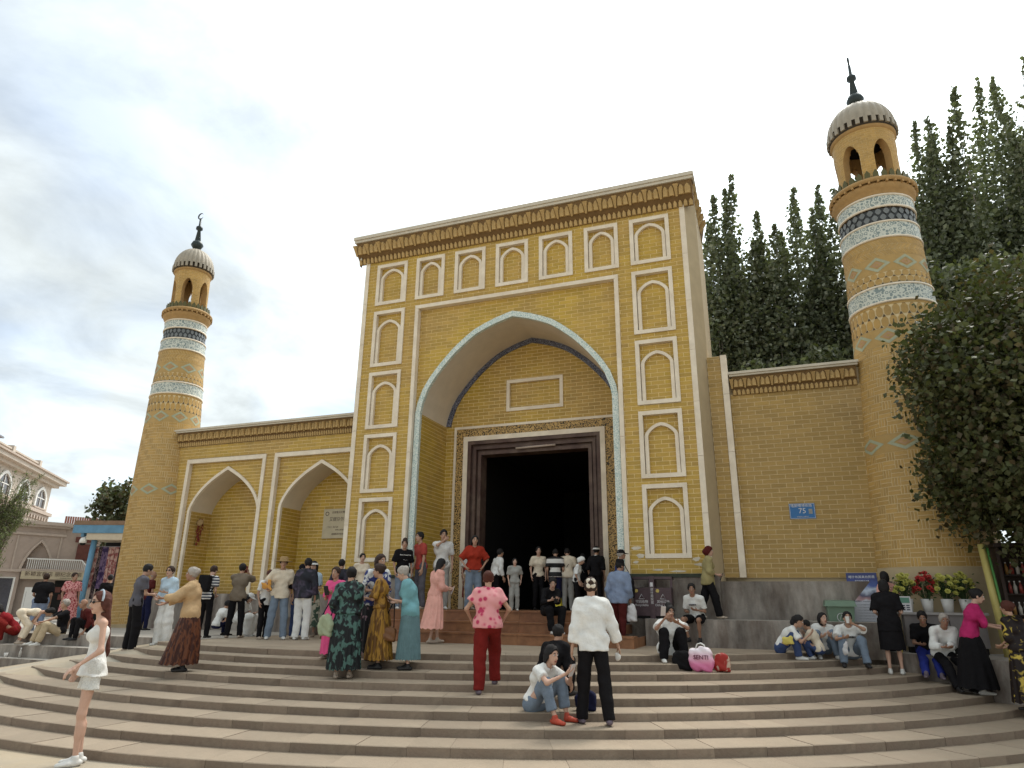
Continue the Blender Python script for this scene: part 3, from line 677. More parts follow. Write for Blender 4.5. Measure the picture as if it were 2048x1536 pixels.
    def iv_l(v):
        w = ow if v < s_ else ow*arch_w((v-s_)/(ap-s_)) if v < ap else 0
        rr_ = [(0,U)]
        if v > 10.70 and w > .005:
            for k in range(nside): c_ = (k+.5+sh_)*side; rr_ = subtract(rr_, c_-w, c_+w)
        return rr_
    BS2.add(bricks(iv_l, zl0, zl1, .06, .17, .008), fo, 2)
    v = zl0
    while v < zl1-1e-6:
        vb = min(v+.06, zl1); A = iv_l(v+1e-4); B = iv_l(vb-1e-4)
        if len(A) != len(B): A = B = iv_l((v+vb)/2)
        for (a0,a1),(b0,b1) in zip(A,B):
            S = max(1,int((a1-a0)/.08))
            for i in range(S):
                t0,t1 = i/S,(i+1)/S; core2.add([fo(a0+(a1-a0)*t0,v,0),fo(a0+(a1-a0)*t1,v,0),fo(b0+(b1-b0)*t1,vb,0),fo(b0+(b1-b0)*t0,vb,0)], [(0,1,2,3)])
        v = vb
    # reveals and inner face
    inn = MB()
    for k in range(nside):
        c_ = (k+.5+sh_)*side; pts = [(c_-ow,10.70)]+arch_pts(ow,s_,ap,c_,n=8)+[(c_+ow,10.70)]; n_ = len(pts)
        inn.add([fo(u,v,0) for u,v in pts]+[fo(u,v,-.17) for u,v in pts], [(i,i+1,n_+i+1,n_+i) for i in range(n_-1)])
    v = zl0
    while v < zl1-1e-6:
        vb = min(v+.12, zl1)
        A = iv_l((v+vb)/2)
        for a0,a1 in A:
            S = max(1,int((a1-a0)/.12))
            for i in range(S): u0_,u1_ = a0+(a1-a0)*i/S, a0+(a1-a0)*(i+1)/S; inn.add([fo(u0_,v,-.17),fo(u1_,v,-.17),fo(u1_,vb,-.17),fo(u0_,vb,-.17)], [(3,2,1,0)])
        v = vb
    inn.build('lantern_inner', PLAST3, root); core2.build('lantern_mortar', MORT2, root)
    m2 = MB()
    for q, fn, seg in BS2.q: V, F = brick_faces(q, fn, .004, 2); m2.add(V, F)
    m2.build('lantern_bricks', BRICKT, root, kind='stuff')
    b = MB(); b.lathe([(0,12.0),(lr-.02,12.0)], 24); b.build('lantern_ceiling', BLACK, root)
    b = MB(); b.lathe([(lr,12.03),(lr+.045,12.06),(lr+.045,12.13),(lr+.02,12.16)], 48); b.build('eave_ring', PLAST3, root)
    # ribbed dome
    R1 = lr+.085; nr = 28; sc = R1/.75
    b = MB(); prof = [(R1*math.cos(t), 12.30+.82*sc**.5*math.sin(t)) for t in [math.pi/2*k/12 for k in range(13)]]
    b.lathe(prof, nr*4, mod=lambda a_, z: 1-.05*(abs(math.sin(a_*nr/2)) < .25)); b.build('ribbed_dome', DOMEM, root)
    b = MB(); b.lathe([(lr,12.10),(R1-.02,12.12),(R1-.03,12.31),(R1-.005,12.30)], 48); b.build('dome_drum', DARKB, root)
    d = MB(); d.box(-.045*sc,.045*sc,-.035,.02,0,.15); dm = d.mesh('dome_tab', DOMEM)
    for k in range(nr): a_ = 2*math.pi*k/nr; link('dome_tab', dm, root, loc=((R1-.015)*math.sin(a_),-(R1-.015)*math.cos(a_),12.145), rot=(0,0,a_))
    zt = 12.30+.82*sc**.5
    b = MB(); b.lathe([(.04,zt-.05),(.06,zt+.04),(.13,zt+.08),(.20,zt+.20),(.15,zt+.32),(.07,zt+.37),(.095,zt+.40),(.05,zt+.78),(.11,zt+.83),(.105,zt+.91),(.04,zt+.97),(.032,zt+1.25),(.0,zt+1.30)], 14); b.build('finial', FINM, root)
    b = MB(); P = []; Rr = .11
    for k in range(15): t = math.radians(-150+300*k/14); P.append((Rr*math.cos(t),0,zt+1.36+Rr*math.sin(t)))
    b.tube(P, [.004+.022*math.sin(math.pi*k/14) for k in range(15)], 6); b.build('crescent', FINM, root, rot=(0,0,math.pi+(0.0 if hw < 0 else 1.35)))
    return root
BRICKT = mat('orange_tan_brick', (.46,.278,.082), .6, .12, 3.2, .2, 60, (.41,.262,.092), .6, spec=.3, island=.09)
PLAST3 = mat('ochre_cornice_plaster', (.38,.23,.09), .75, .12, 8, .15)
DIAG = mat('ochre_band_paint', (.42,.27,.095), .6, .08, 6)
TEAL = mat('pale_teal_paint', (.36,.37,.25), .6, .15, 9); ROSE = mat('rose_paint', (.42,.25,.13), .6, .1)
DKB = mat('dark_brown_glaze', (.07,.045,.02), .5, .1)
MOSS = mat('olive_glazed_merlon', (.10,.09,.03), .5, .2, 8)
DOMEM = mat('grey_cream_dome', (.33,.285,.22), .6, .14, 6); DARKB = mat('dark_gap', (.05,.04,.03), .9, .1)
FINM = mat('dark_green_metal', (.035,.045,.045), .45, .15, 6, metal=.4)
minaret('minaret', 'thick tan brick minaret with domed lantern right of the gate, partly behind the leafy tree', 8.45, .9, lambda z: float(np.interp(z, [.9,2.4,4.8,7.0,8.4,9.5,10.3], [1.16,1.11,1.00,.845,.80,.775,.755])), 2.36, 0.004, 1)
minaret('minaret', 'slender tan brick minaret with crescent finial at the left end of the wall', -11.31, .9, lambda z: float(np.interp(z, [.9,4.5,6.4,7.7,9.2,10.0,10.3], [.95,.88,.80,.745,.665,.62,.61])), 1.0, -.046, -1)
# ================================================================== trees
def np_mesh(name, V, F, mats, smooth=False, mi=None):
    me = bpy.data.meshes.new(name); V = np.asarray(V, np.float32); F = np.asarray(F, np.int32); k = F.shape[1]
    me.vertices.add(len(V)); me.vertices.foreach_set('co', V.ravel()); me.loops.add(F.size); me.loops.foreach_set('vertex_index', F.ravel())
    me.polygons.add(len(F)); me.polygons.foreach_set('loop_start', np.arange(0, F.size, k, dtype=np.int32)); me.polygons.foreach_set('loop_total', np.full(len(F), k, np.int32))
    for q in (mats if isinstance(mats, (list, tuple)) else [mats]): me.materials.append(q)
    if mi is not None: me.polygons.foreach_set('material_index', np.asarray(mi, np.int32))
    me.polygons.foreach_set('use_smooth', np.full(len(F), smooth)); me.update(calc_edges=True); return me
def leaves(P, size, rng, asp=.6, droop=0., mat_n=1):
    """one rhombic leaf per point, random orientation"""
    n = len(P); d = rng.normal(size=(n,3)); d[:,2] -= droop; d /= np.linalg.norm(d, axis=1)[:,None]
    e = np.cross(d, rng.normal(size=(n,3))); e /= np.linalg.norm(e, axis=1)[:,None]; s = (size*rng.uniform(.6,1.3,n))[:,None]
    nn_ = np.cross(d, e)
    V = np.stack([P-d*s*.5, P+e*s*asp*.5+nn_*s*.06, P+d*s*.5, P-e*s*asp*.5+nn_*s*.06], 1).reshape(-1,3)
    return V, np.arange(4*n).reshape(n,4), rng.integers(0, mat_n, n)
def leafmat(name, c, c2, sc=1.2, isl=.35):
    m = mat(name, c, .55, .2, 3, 0, 40, c2, sc, spec=.25, island=isl); b = m.node_tree.nodes['Principled BSDF']
    t = m.node_tree; tr = t.nodes.new('ShaderNodeBsdfTranslucent'); mx_ = t.nodes.new('ShaderNodeMixShader'); mx_.inputs[0].default_value = .22
    tr.inputs[0].default_value = (c[0]*1.5, c[1]*1.7, c[2]*.8, 1); out = t.nodes['Material Output']
    t.links.new(b.outputs[0], mx_.inputs[1]); t.links.new(tr.outputs[0], mx_.inputs[2]); t.links.new(mx_.outputs[0], out.inputs[0]); return m
LPOP = leafmat('poplar_leaf', (.125,.138,.082), (.09,.105,.062)); LPOP2 = leafmat('poplar_leaf_pale', (.20,.21,.155), (.16,.17,.12))
LMAP = leafmat('broad_leaf', (.06,.070,.026), (.085,.085,.035), 1.5); LMAP2 = leafmat('broad_leaf_brown', (.085,.062,.032), (.065,.06,.03), 1.5)
LFEA = leafmat('feathery_leaf', (.17,.19,.085), (.11,.14,.055))
BARK = mat('grey_bark', (.16,.13,.10), .9, .25, 5, .5, 20)
BARKP = mat('pale_twig_bark', (.30,.27,.23), .9, .2, 5)
def poplar(x, y, top, w, seed, label, n=9000, z0=2.0):
    rng = np.random.default_rng(seed); t = thing('poplar_tree', label, 'tree', (x,y,.9), 0, 'poplars behind the right wall')
    h = top-.9; mb = MB(); mb.tube([(0,0,0),(.05,.02,h*.4),(.1,.05,h*.82)], [.17,.12,.02], 8); mb.build('trunk', BARK, t)
    br = MB(); C_ = []; M_ = []; npl = 15
    for k in range(npl):
        a = rng.uniform(0,6.283); fr_ = k/(npl-1); out = w*(0 if k == 0 else rng.uniform(.3,1.0)); ztip = h*(1-.52*fr_**.9*rng.uniform(.75,1.1)) if k else h; zbot = max(h*.10, ztip-h*rng.uniform(.30,.42)-(h*.35 if k < 3 else 0)); rad = w*rng.uniform(.40,.58)
        b0 = np.array((math.cos(a)*out*.35, math.sin(a)*out*.35, zbot)); tip = np.array((math.cos(a)*out+.07*(ztip-zbot), math.sin(a)*out, ztip))
        br.tube([(0,0,zbot*.9), b0*.6+tip*.4, tip], [.035,.022,.005], 4, caps=False)
        m_ = int(n/npl*(1.6 if k < 3 else 1.05)); tt = rng.beta(1.1,1.25,m_); prof = (.30+.70*np.sin(np.pi*np.clip(tt,0,1)**.8))*(1-.75*tt**5)
        cl_ = rng.integers(0, 26, m_); off = rng.normal(size=(26,3))*.55; d = rng.normal(size=(m_,3))*.45+off[cl_]; d[:,2] *= .6
        C_.append(b0[None]*(1-tt)[:,None]+tip[None]*tt[:,None]+d*(rad*prof)[:,None])
    br.build('branches', BARKP, t)
    V, F, mi = leaves(np.concatenate(C_), .15, rng, .8, mat_n=4); link('crown', np_mesh('crown', V, F, [LPOP,LPOP,LPOP2,LPOP], mi=mi), t)
PN = ['poplar nearest the gate, its spire just right of the cornice corner', 'short poplar second from the gate behind the right wall', 'tall leaning poplar in the middle between gate and thick minaret', 'twin topped poplar just left of the thick minaret', 'poplar half hidden directly behind the thick minaret', 'poplar rising right beside the lantern of the thick minaret', 'tall dark poplar second from the right edge, right of the minaret lantern', 'tallest poplar at the right edge of the photo', 'slim poplar between the two tall poplars on the right']
for k, (x,y,tp_,w,n) in enumerate(((4.75,7.2,16.2,1.0,20000),(5.55,8.0,15.0,1.15,20000),(6.75,7.6,15.4,1.2,21000),(7.65,8.6,16.0,1.15,20000),(8.75,7.8,15.6,1.1,19000),(10.5,7.4,17.0,1.1,20000),(12.0,7.8,18.3,1.4,25000),(14.2,8.2,19.2,1.6,25000),(13.1,9.4,19.6,1.3,21000))):
    poplar(x,y,tp_,w,100+k,PN[k],n)
# lower undergrowth trees behind the wall
def bushy(name, label, x, y, z0, zc, R, n, size, mats, seed, trunk_r=.12, group=None, lumps=26, asp=.7, flat=1., limbs=7, rough_=.16):
    rng = np.random.default_rng(seed); t = thing(name, label, 'tree', (x,y,z0), 0, group); c = np.array((0,0,zc-z0)); R = np.array(R)
    mb = MB(); mb.tube([(0,0,0),(.05,0,c[2]*.5),(0,.05,c[2])], [trunk_r,trunk_r*.8,trunk_r*.4], 8); mb.build('trunk', BARK, t)
    lc = rng.normal(size=(lumps,3)); lc /= np.linalg.norm(lc,axis=1)[:,None]; lc *= (rng.uniform(.25,1,lumps)**.5)[:,None]; LC = c+lc*R*.80; LR = R.mean()*rng.uniform(.22,.42,lumps)
    br = MB()
    for k in range(limbs): e = LC[k % lumps]; br.tube([(0,0,c[2]*.45), tuple(e*.5+np.array((0,0,c[2]*.2))), tuple(e)], [trunk_r*.5,trunk_r*.3,trunk_r*.08], 5, caps=False)
    br.build('branches', BARK, t)
    i = rng.choice(lumps, n, p=LR**2/np.sum(LR**2)); d = rng.normal(size=(n,3)); d /= np.linalg.norm(d,axis=1)[:,None]
    q = LC[i]+d*(LR[i]*(rng.uniform(.15,1,n)**.45))[:,None]*np.array((1,1,.85)); q += rng.normal(size=(n,3))*size*.5
    # a fringe of sprays that break the outline
    k = n//7; sp_ = rng.choice(lumps, k); dd = rng.normal(size=(k,3)); dd[:,2] -= .2; dd /= np.linalg.norm(dd,axis=1)[:,None]; q[:k] = LC[sp_]+dd*(LR[sp_]*rng.uniform(.9,1.25,k))[:,None]
    V, F, mi = leaves(q, size, rng, asp, .25, len(mats)); link('crown', np_mesh('crown', V, F, mats, mi=mi), t); return t
for k,(x,y,zc,rx,rz,lb) in enumerate(((5.6,4.6,6.6,1.5,2.1,'dark bushy tree behind the wall beside the gate tower side'),(7.4,4.8,6.6,1.6,2.0,'dark bushy tree behind the wall next to the thick minaret'),(10.9,4.4,8.2,1.8,3.3,'dark bushy tree behind the thick minaret on its right'),(13.6,4.6,8.4,2.2,3.6,'dark bushy tree at the right edge below the poplars'))):
    bushy('leafy_tree', lb, x, y, .9, zc, (rx,1.4,rz), 8500, .17, [LPOP,LPOP,LMAP,LPOP2], 40+k, group='bushy trees behind the right wall')
bushy('leafy_tree', 'large dense dark leafed tree overhanging the kiosk on the right', 10.75, -1.55, .9, 4.75, (2.95,2.2,3.15), 95000, .105, [LMAP,LMAP,LMAP2,LMAP], 61, .2, lumps=80, asp=.8, limbs=14)
bushy('leafy_tree', 'dark round tree behind the blue stall roof left of the slender minaret', -20.2, 7.2, .9, 5.2, (1.5,1.5,1.9), 6000, .20, [LMAP,LPOP,LMAP2], 71, .12, limbs=6)
for k,(x,y,zc,rx,rz,lb) in enumerate(((-13.2,-3.0,2.75,.75,.75,'pale green feathery shrub in front of the arcade at the left edge'),(-14.6,-1.6,4.4,.7,.75,'dark green feathery tree top at the left edge above the arcade'))):
    rng = np.random.default_rng(90+k); t = thing('feathery_shrub', lb, 'shrub', (x,y,.9)); mb = MB(); mb.tube([(0,0,0),(0,0,zc-.9)], [.05,.02], 6); mb.build('trunk', BARK, t)
    br = MB(); Q = []
    for j in range(90):
        a = rng.uniform(0,6.283); e = np.array((math.cos(a)*rx*rng.uniform(.4,1.15), math.sin(a)*rx*rng.uniform(.4,1.15), zc-.9+rng.uniform(-1.1,1)*rz)); b0 = np.array((0,0,(zc-.9)*rng.uniform(.3,.9))); m_ = (b0+e)/2+np.array((0,0,.15))
        br.tube([b0,m_,e], [.012,.008,.003], 4, caps=False); tt = rng.uniform(.25,1,70); Q.append(b0[None]*((1-tt)**2)[:,None]+2*m_[None]*((1-tt)*tt)[:,None]+e[None]*(tt**2)[:,None]+rng.normal(size=(70,3))*.05)
    br.build('branches', BARK, t); V,F,mi = leaves(np.concatenate(Q), .11, rng, .16, .5, 2); link('crown', np_mesh('crown', V, F, [LFEA, LFEA if k == 0 else LMAP], mi=mi), t)

# ================================================================== old town buildings on the left
SAND = mat('pink_sandstone_render', (.36,.285,.235), .85, .1, 3, .15, 30); SANDL = mat('pale_render', (.50,.43,.36), .85, .1, 3, .15, 30)
SANDM = mat('moulded_stone', (.42,.34,.28), .8, .1, 5); GLASSD = mat('dark_window_glass', (.05,.035,.03), .15, .2, 3, spec=.6); REDW = mat('dark_red_wood', (.12,.04,.03), .6, .2, 5)
WHITEP = mat('white_paint', (.70,.68,.64), .6, .05); ROOFT = mat('red_roof_tile', (.33,.14,.10), .8, .2, 6); GREYM = mat('grey_cladding', (.22,.22,.24), .7, .1, 4)
def frame(name, label, P0, d, cat='building'):
    t = thing(name, label, cat, (P0[0],P0[1],0)); t.rotation_euler = (0,0,math.atan2(d[1],d[0])); return t     # local x along the front, +y is behind (flip below)
# arcade: local x runs from right end to the left, local -y... the front faces local +y
t = frame('arcade_building', 'pink stone arcade building with a tall pointed arch at the left edge', (-23.45,6.9), (-.39,-.92))
def quadwall(mb, ivf, v0, v1, y, rh=.1, m=0): back_rows(mb, ivf, v0, v1, lambda u,v,d: (u,y,v), rh, m)
def iv_a(v):
    r = [(0,9)]
    for c_ in (.82,2.9,4.98):
        w = .52 if v < 2.8 else .52*arch_w((v-2.8)/1.15, ARCH_P) if v < 3.95 else 0
        if w > .01: r = subtract(r, c_-w, c_+w)
    return r
mb = MB(); quadwall(mb, iv_a, .9, 4.3, 0.0); quadwall(mb, iv_a, .9, 4.3, -.45)
mb.add([(0,0,.9),(0,-.45,.9),(0,-.45,4.8),(0,0,4.8)], [(0,1,2,3)]); mb.build('wall', SAND, t)
for c_ in (.82,2.9,4.98):
    ap_ = arch_pts(.62,2.8,4.06,c_,ARCH_P,10); i_ = arch_pts(.52,2.8,3.95,c_,ARCH_P,10)
    mb = MB(); ring_band(mb, ap_, i_, .04, -.45); mb.build('arch_moulding', SANDM, t)
    mb = MB(); mb.box(c_+.50,c_+1.58,-.5,.06,2.70,2.80); mb.build('capital', SANDM, t)
mb = MB(); mb.box(-.06,9,-.5,.06,4.22,4.32); mb.build('string_course', SANDM, t)
mb = MB(); mb.box(0,9,-.45,.02,4.32,4.56); mb.build('frieze', SAND, t)
mb = MB(); mb.box(-.12,9,-.6,.14,4.56,4.66); mb.box(-.18,9,-.6,.2,4.66,4.80); mb.build('cornice', SANDM, t)
for x in (.08,1.66): mb = MB(); mb.box(x,x+.06,.002,.03,2.8,4.2); mb.build('pilaster_strip', SANDM, t)
# tall house with arched windows and balustrade
t = frame('town_house', 'pale stone house with three arched windows and roof balustrade at the far left', (-32.07,12.05), (.62,-.79))
def box_(name, m, *a): mb = MB(); mb.box(*a); return mb.build(name, m, t)
box_('wall', SANDL, .45,14,-6,0,.9,7.55)
for k,x in enumerate((1.98,4.55,7.1,9.6)):
    o = [(x-.85,6.25)]+arch_pts(.85,6.75,7.35,x,n=8)+[(x+.85,6.25)]; i_ = [(x-.66,6.25)]+arch_pts(.66,6.75,7.2,x,n=8)+[(x+.66,6.25)]
    mb = MB(); ring_band(mb, o, i_, .10, .0); wn = mb.build('window', WHITEP, t)
    mb = MB(); mb.add([(a,.03,b) for a,b in i_], [tuple(range(len(i_)))]); mb.build('pane', GLASSD, wn)
    mb = MB(); mb.box(x-.03,x+.03,.035,.06,6.25,7.15); mb.box(x-.64,x+.64,.035,.06,6.72,6.77); mb.build('mullion', WHITEP, wn)
    mb = MB(); mb.box(x-.9,x+.9,0,.16,6.17,6.25); mb.build('sill', SANDM, wn)
box_('string_course', SANDM, .2,14,-6,.22,5.95,6.12); box_('string_course', SANDM, .3,14,-6,.12,5.80,5.94)
for k in range(24): box_('corbel', SANDM, .5+k*.42,.66+k*.42,.02,.18,5.62,5.80)
box_('cornice', SANDL, .1,14,-6,.25,7.55,7.72); box_('cornice', SANDL, -.25,14,-6,.5,7.72,7.92); box_('cornice', SANDM, -.35,14,-6,.6,7.92,8.0)
box_('balustrade_rail', SANDL, 2.6,14,-.3,-.1,8.42,8.5); 
for x in (2.6,6.4,10.2): box_('balustrade_post', SANDL, x,x+.3,-.36,-.04,8.0,8.62)
for k in range(34):
    if abs((2.95+k*.24-6.55)) > .2: mb = MB(); mb.lathe([(.05,8.0),(.045,8.1),(.08,8.2),(.05,8.35),(.06,8.42)], 8); mb.build('baluster', SANDL, t, loc=(2.98+k*.24,-.2,0))
for z in np.arange(8.0,9.3,.12): box_('cladding_board', GREYM, 5.9,12,-3.0,-1.6,z,z+.105)
box_('flat_roof', GREYM, 4.6,12,-3.2,-1.3,9.32,9.4)
# middle house with stair, sign boards
t = frame('town_house', 'small beige house with red shop boards and a white railed stair behind the arcade', (-22.82,7.73), (-.6,-.8))
box_('wall', SAND, -1.5,4,-3,0,.9,4.75); box_('cornice', SANDM, -1.6,4,-3,.12,4.62,4.78)
for k in range(16): box_('roof_tile', ROOFT, -.25+k*.09,-.175+k*.09,-.5,.0,4.78,5.12)
box_('sign_board', REDW, -.05,.62,.01,.05,4.02,4.25); box_('window', REDW, -.02,.50,.01,.05,3.25,3.95)
rl = MB(); rl.box(.25,2.2,.28,.33,3.22,3.27); rl.build('handrail', WHITEP, t); rl = MB(); rl.tube([(.25,.3,3.25),(-.25,.3,2.75)], .03, 6); rl.build('handrail', WHITEP, t)
bl = MB(); bl.box(-.012,.012,.29,.32,0,.42); bm = bl.mesh('rail_bar', WHITEP)
for k in range(26): link('rail_bar', bm, t, loc=(.28+k*.075,0,2.82))
for k in range(8): link('rail_bar', bm, t, loc=(.2-k*.06,0,2.75-k*.055))
box_('balcony_floor', SANDM, -.4,2.4,0,.36,2.74,2.83)
sb = box_('shop_sign', mat('cream_board',(.45,.38,.26),.6,.1), .0,2.3,.36,.42,2.42,2.74)
DKT = mat('dark_brown_print', (.07,.04,.03), .7, 0)
def flip(x,y,z): return Matrix.Translation((x,y,z)) @ Matrix.Rotation(math.pi,4,'Z') @ Matrix.Rotation(math.pi/2,4,'X')
text('sign_lettering', '新颖宜商店 丽纪念品店', .20, DKT, sb, flip(1.15,.425,2.62)); text('sign_lettering', 'Souvenir store', .07, DKT, sb, flip(.7,.425,2.48))
box_('shop_opening', BLACK, -.1,1.05,.005,.03,1.0,2.38)
for (x,z) in ((.55,1.9),(.8,1.9),(.65,1.6)): box_('picture', REDW, x,x+.2,.03,.06,z,z+.22)
# bazaar stall with blue canopy and hanging scarves
BLUEP = mat('blue_paint', (.11,.24,.36), .5, .15, 5); BROWNF = mat('brown_roof_edge', (.22,.14,.09), .8, .2, 5)
t = frame('market_stall', 'blue canopied stall hung with scarves beside the slender minaret', (-15.5,3.2), (-.95,-.3), 'stall'); t.scale = (1.25,1.25,1.25); t.location.z = -.41
box_('roof', BROWNF, -.3,1.5,-2.6,.05,3.62,3.74); box_('fascia', BLUEP, -.3,1.5,-.05,.06,3.40,3.615)
box_('awning', mat('cream_awning',(.55,.47,.36),.9,.1), -.3,1.1,-.9,.02,3.22,3.395)
for k in range(5): box_('bracket', BLUEP, -.2+k*.35,-.12+k*.35,-.5,.0,3.30,3.40)
mb = MB(); mb.tube([(.98,-.1,.9),(.92,-.1,3.3)], .075, 10); mb.build('post', BLUEP, t)
mb = MB(); mb.tube([(-.3,-.25,3.05),(.95,-.25,3.05)], .015, 6); mb.build('rail', GREYM, t)
rs = random.Random(9)
SCV = [pattern('scarf_%s' % n, c1, c2, sc, .5, kind='noise') for n,c1,c2,sc in (('wine',lin(95,40,50),lin(150,110,110),9),('violet',lin(60,45,85),lin(120,100,130),8),('cream',lin(190,175,155),lin(120,100,95),10),('rose',lin(150,90,90),lin(200,170,160),9),('black',lin(30,26,30),lin(110,90,90),12))]
for r_ in range(2):
    for k in range(13):
        x = -.28+k*.098; h = rs.uniform(1.1,1.7); y = -.25-.35*r_; z0 = 3.05-.05*r_; w = .085; mb = MB(); n = 8; V = []
        for j in range(6):
            z = z0-h*j/5
            for i in range(n+1): V.append((x+w*(i/n-.5)*(1+.15*j/5), y+.03*math.sin(i*1.7+k+j*.4), z))
        mb.add(V, [(j*(n+1)+i, j*(n+1)+i+1, (j+1)*(n+1)+i+1, (j+1)*(n+1)+i) for j in range(5) for i in range(n)], 0, True)
        sc_ = mb.build('hanging_scarf', rs.choice(SCV), t)
mb = MB(); mb.box(-.4,1.3,-2.4,-1.2,.9,3.6); mb.build('stall_back', BLACK, t)
# lamp camera on the stall post
t = thing('surveillance_camera', 'white dome surveillance camera hung on the blue stall post', 'camera', (-16.9,2.75,3.55))
mb = MB(); mb.lathe([(0,.14),(.07,.13),(.11,.05),(.12,-.02),(.10,-.05)], 14); mb.build('housing', WHITEP, t); mb = MB(); mb.lathe([(.095,-.05),(.08,-.11),(.0,-.14)], 14); mb.build('dome', BLACK, t); mb = MB(); mb.tube([(0,0,.13),(0,.15,.2),(.1,.25,.2)], .02, 6); mb.build('arm', WHITEP, t)
# ================================================================== people: bodies grown as one smooth surface from a posed skeleton
def snet(fn, lo, hi, h):
    lo = np.asarray(lo, float); n = np.maximum(3, np.ceil((np.asarray(hi)-lo)/h).astype(int)+1)
    ax = [lo[i]+h*np.arange(n[i]) for i in range(3)]; G = np.stack(np.meshgrid(*ax, indexing='ij'), -1).reshape(-1,3)
    v = fn(G).reshape(n); v[0],v[-1] = np.maximum(v[0],1e-4),np.maximum(v[-1],1e-4); v[:,0],v[:,-1] = np.maximum(v[:,0],1e-4),np.maximum(v[:,-1],1e-4); v[:,:,0],v[:,:,-1] = np.maximum(v[:,:,0],1e-4),np.maximum(v[:,:,-1],1e-4)
    ins = v < 0; c = np.zeros(n-1, np.int8)
    for i in (0,1):
        for j in (0,1):
            for k in (0,1): c += ins[i:n[0]-1+i, j:n[1]-1+j, k:n[2]-1+k]
    A = np.argwhere((c > 0) & (c < 8))
    if not len(A): return np.zeros((0,3)), np.zeros((0,4), int)
    idx = np.full(n-1, -1); idx[A[:,0],A[:,1],A[:,2]] = np.arange(len(A)); S = np.zeros((len(A),3)); K = np.zeros(len(A))
    cor = [(i,j,k) for i in (0,1) for j in (0,1) for k in (0,1)]
    for a in cor:
        for d in range(3):
            if a[d]: continue
            b = list(a); b[d] = 1; va = v[A[:,0]+a[0],A[:,1]+a[1],A[:,2]+a[2]]; vb = v[A[:,0]+b[0],A[:,1]+b[1],A[:,2]+b[2]]
            m = (va < 0) != (vb < 0); t = np.where(m, va/np.where(m, va-vb, 1), 0); p = np.array(a, float)[None]+np.zeros((len(A),3)); p[:,d] += t; S += p*m[:,None]; K += m
    V = lo+h*(A+S/K[:,None]); F = []
    for d in range(3):
        e, f = (d+1)%3, (d+2)%3; sl0 = [slice(None)]*3; sl1 = [slice(None)]*3; sl0[d] = slice(0,-1); sl1[d] = slice(1,None)
        a, b = ins[tuple(sl0)], ins[tuple(sl1)]; E = np.argwhere(a != b); E = E[(E[:,e] > 0) & (E[:,f] > 0) & (E[:,e] < n[e]-1) & (E[:,f] < n[f]-1)]
        if not len(E): continue
        sg = a[E[:,0],E[:,1],E[:,2]]; q = []
        for (de,df) in ((-1,-1),(0,-1),(0,0),(-1,0)):
            g_ = E.copy(); g_[:,e] += de; g_[:,f] += df; q.append(idx[g_[:,0],g_[:,1],g_[:,2]])
        q = np.stack(q,1); q[~sg] = q[~sg][:,::-1]; F.append(q)
    return V, np.concatenate(F)
def va(*p): return np.array(p, float)
def unit(a): return a/(np.linalg.norm(a)+1e-12)
class Prim:  # tapered capsule; depth axis squash
    def __init__(s, a, b, ra, rb=None, ax=None, ratio=1.): s.a, s.b, s.ra, s.rb, s.ax, s.ratio = np.array(a,float), np.array(b,float), ra, ra if rb is None else rb, ax, ratio
    def d(s, P, g=0.):
        ab = s.b-s.a; L2 = ab@ab+1e-12; t = np.clip(((P-s.a)@ab)/L2, 0, 1); q = P-s.a-t[:,None]*ab
        if s.ax is not None: q = q+np.outer(q@s.ax, s.ax)*(1/s.ratio-1)
        return np.sqrt((q*q).sum(1))-(s.ra+(s.rb-s.ra)*t)-g
    def box(s, g=0): r = max(s.ra,s.rb)+g; return np.minimum(s.a,s.b)-r, np.maximum(s.a,s.b)+r
class Ell:
    def __init__(s, c, F, r): s.c, s.F, s.r = np.array(c,float), F, np.array(r,float)
    def d(s, P, g=0.): r = s.r+g; q = ((P-s.c)@s.F.T)/r; l = np.sqrt((q*q).sum(1)); return (l-1)*r.min()
    def box(s, g=0): m = s.r.max()+g; return s.c-m, s.c+m
def blend(prims, P, k, g=0.):
    d = prims[0].d(P, g)
    for p in prims[1:]:
        e = p.d(P, g); h = np.clip(.5+.5*(e-d)/k, 0, 1); d = e*(1-h)+d*h-k*h*(1-h)
    return d
def bounds(prims, g=0., pad=.03):
    B = [p.box(g) for p in prims]; return np.min([b[0] for b in B],0)-pad, np.max([b[1] for b in B],0)+pad
def fold(P, amp, s, ph): return amp*(np.sin(P[:,0]*s+P[:,2]*s*.35+ph)*np.sin(P[:,1]*s*.9+ph*2)+.6*np.sin(P[:,2]*s*1.3+P[:,0]*s*.7+ph*3))
def ik(S, T, a, b, pole):
    d = T-S; L_ = np.linalg.norm(d); m = (a+b)*.998
    if L_ > m: T = S+d/L_*m; d = T-S; L_ = m
    L_ = max(L_, abs(a-b)+.02); u = unit(d); x = (a*a-b*b+L_*L_)/(2*L_); h = math.sqrt(max(0, a*a-x*x)); p = pole-u*(pole@u); p = unit(p) if np.linalg.norm(p) > 1e-6 else va(0,1,0)
    return S+u*x+p*h, T
def rotm(ax, t):
    ax = unit(ax); K = np.array([[0,-ax[2],ax[1]],[ax[2],0,-ax[0]],[-ax[1],ax[0],0]]); return np.eye(3)+math.sin(t)*K+(1-math.cos(t))*K@K
SKINS = [mat('skin_light', (.52,.32,.235), .55, .06, 20, spec=.3), mat('skin_mid', (.42,.245,.165), .55, .06, 20, spec=.3), mat('skin_tan', (.32,.175,.115), .55, .06, 20, spec=.3)]
EYED = mat('eye_dark', (.02,.015,.012), .3, 0); LIPM = mat('lip', (.33,.11,.09), .5, 0); EYEW = mat('eye_white', (.6,.57,.54), .4, 0)
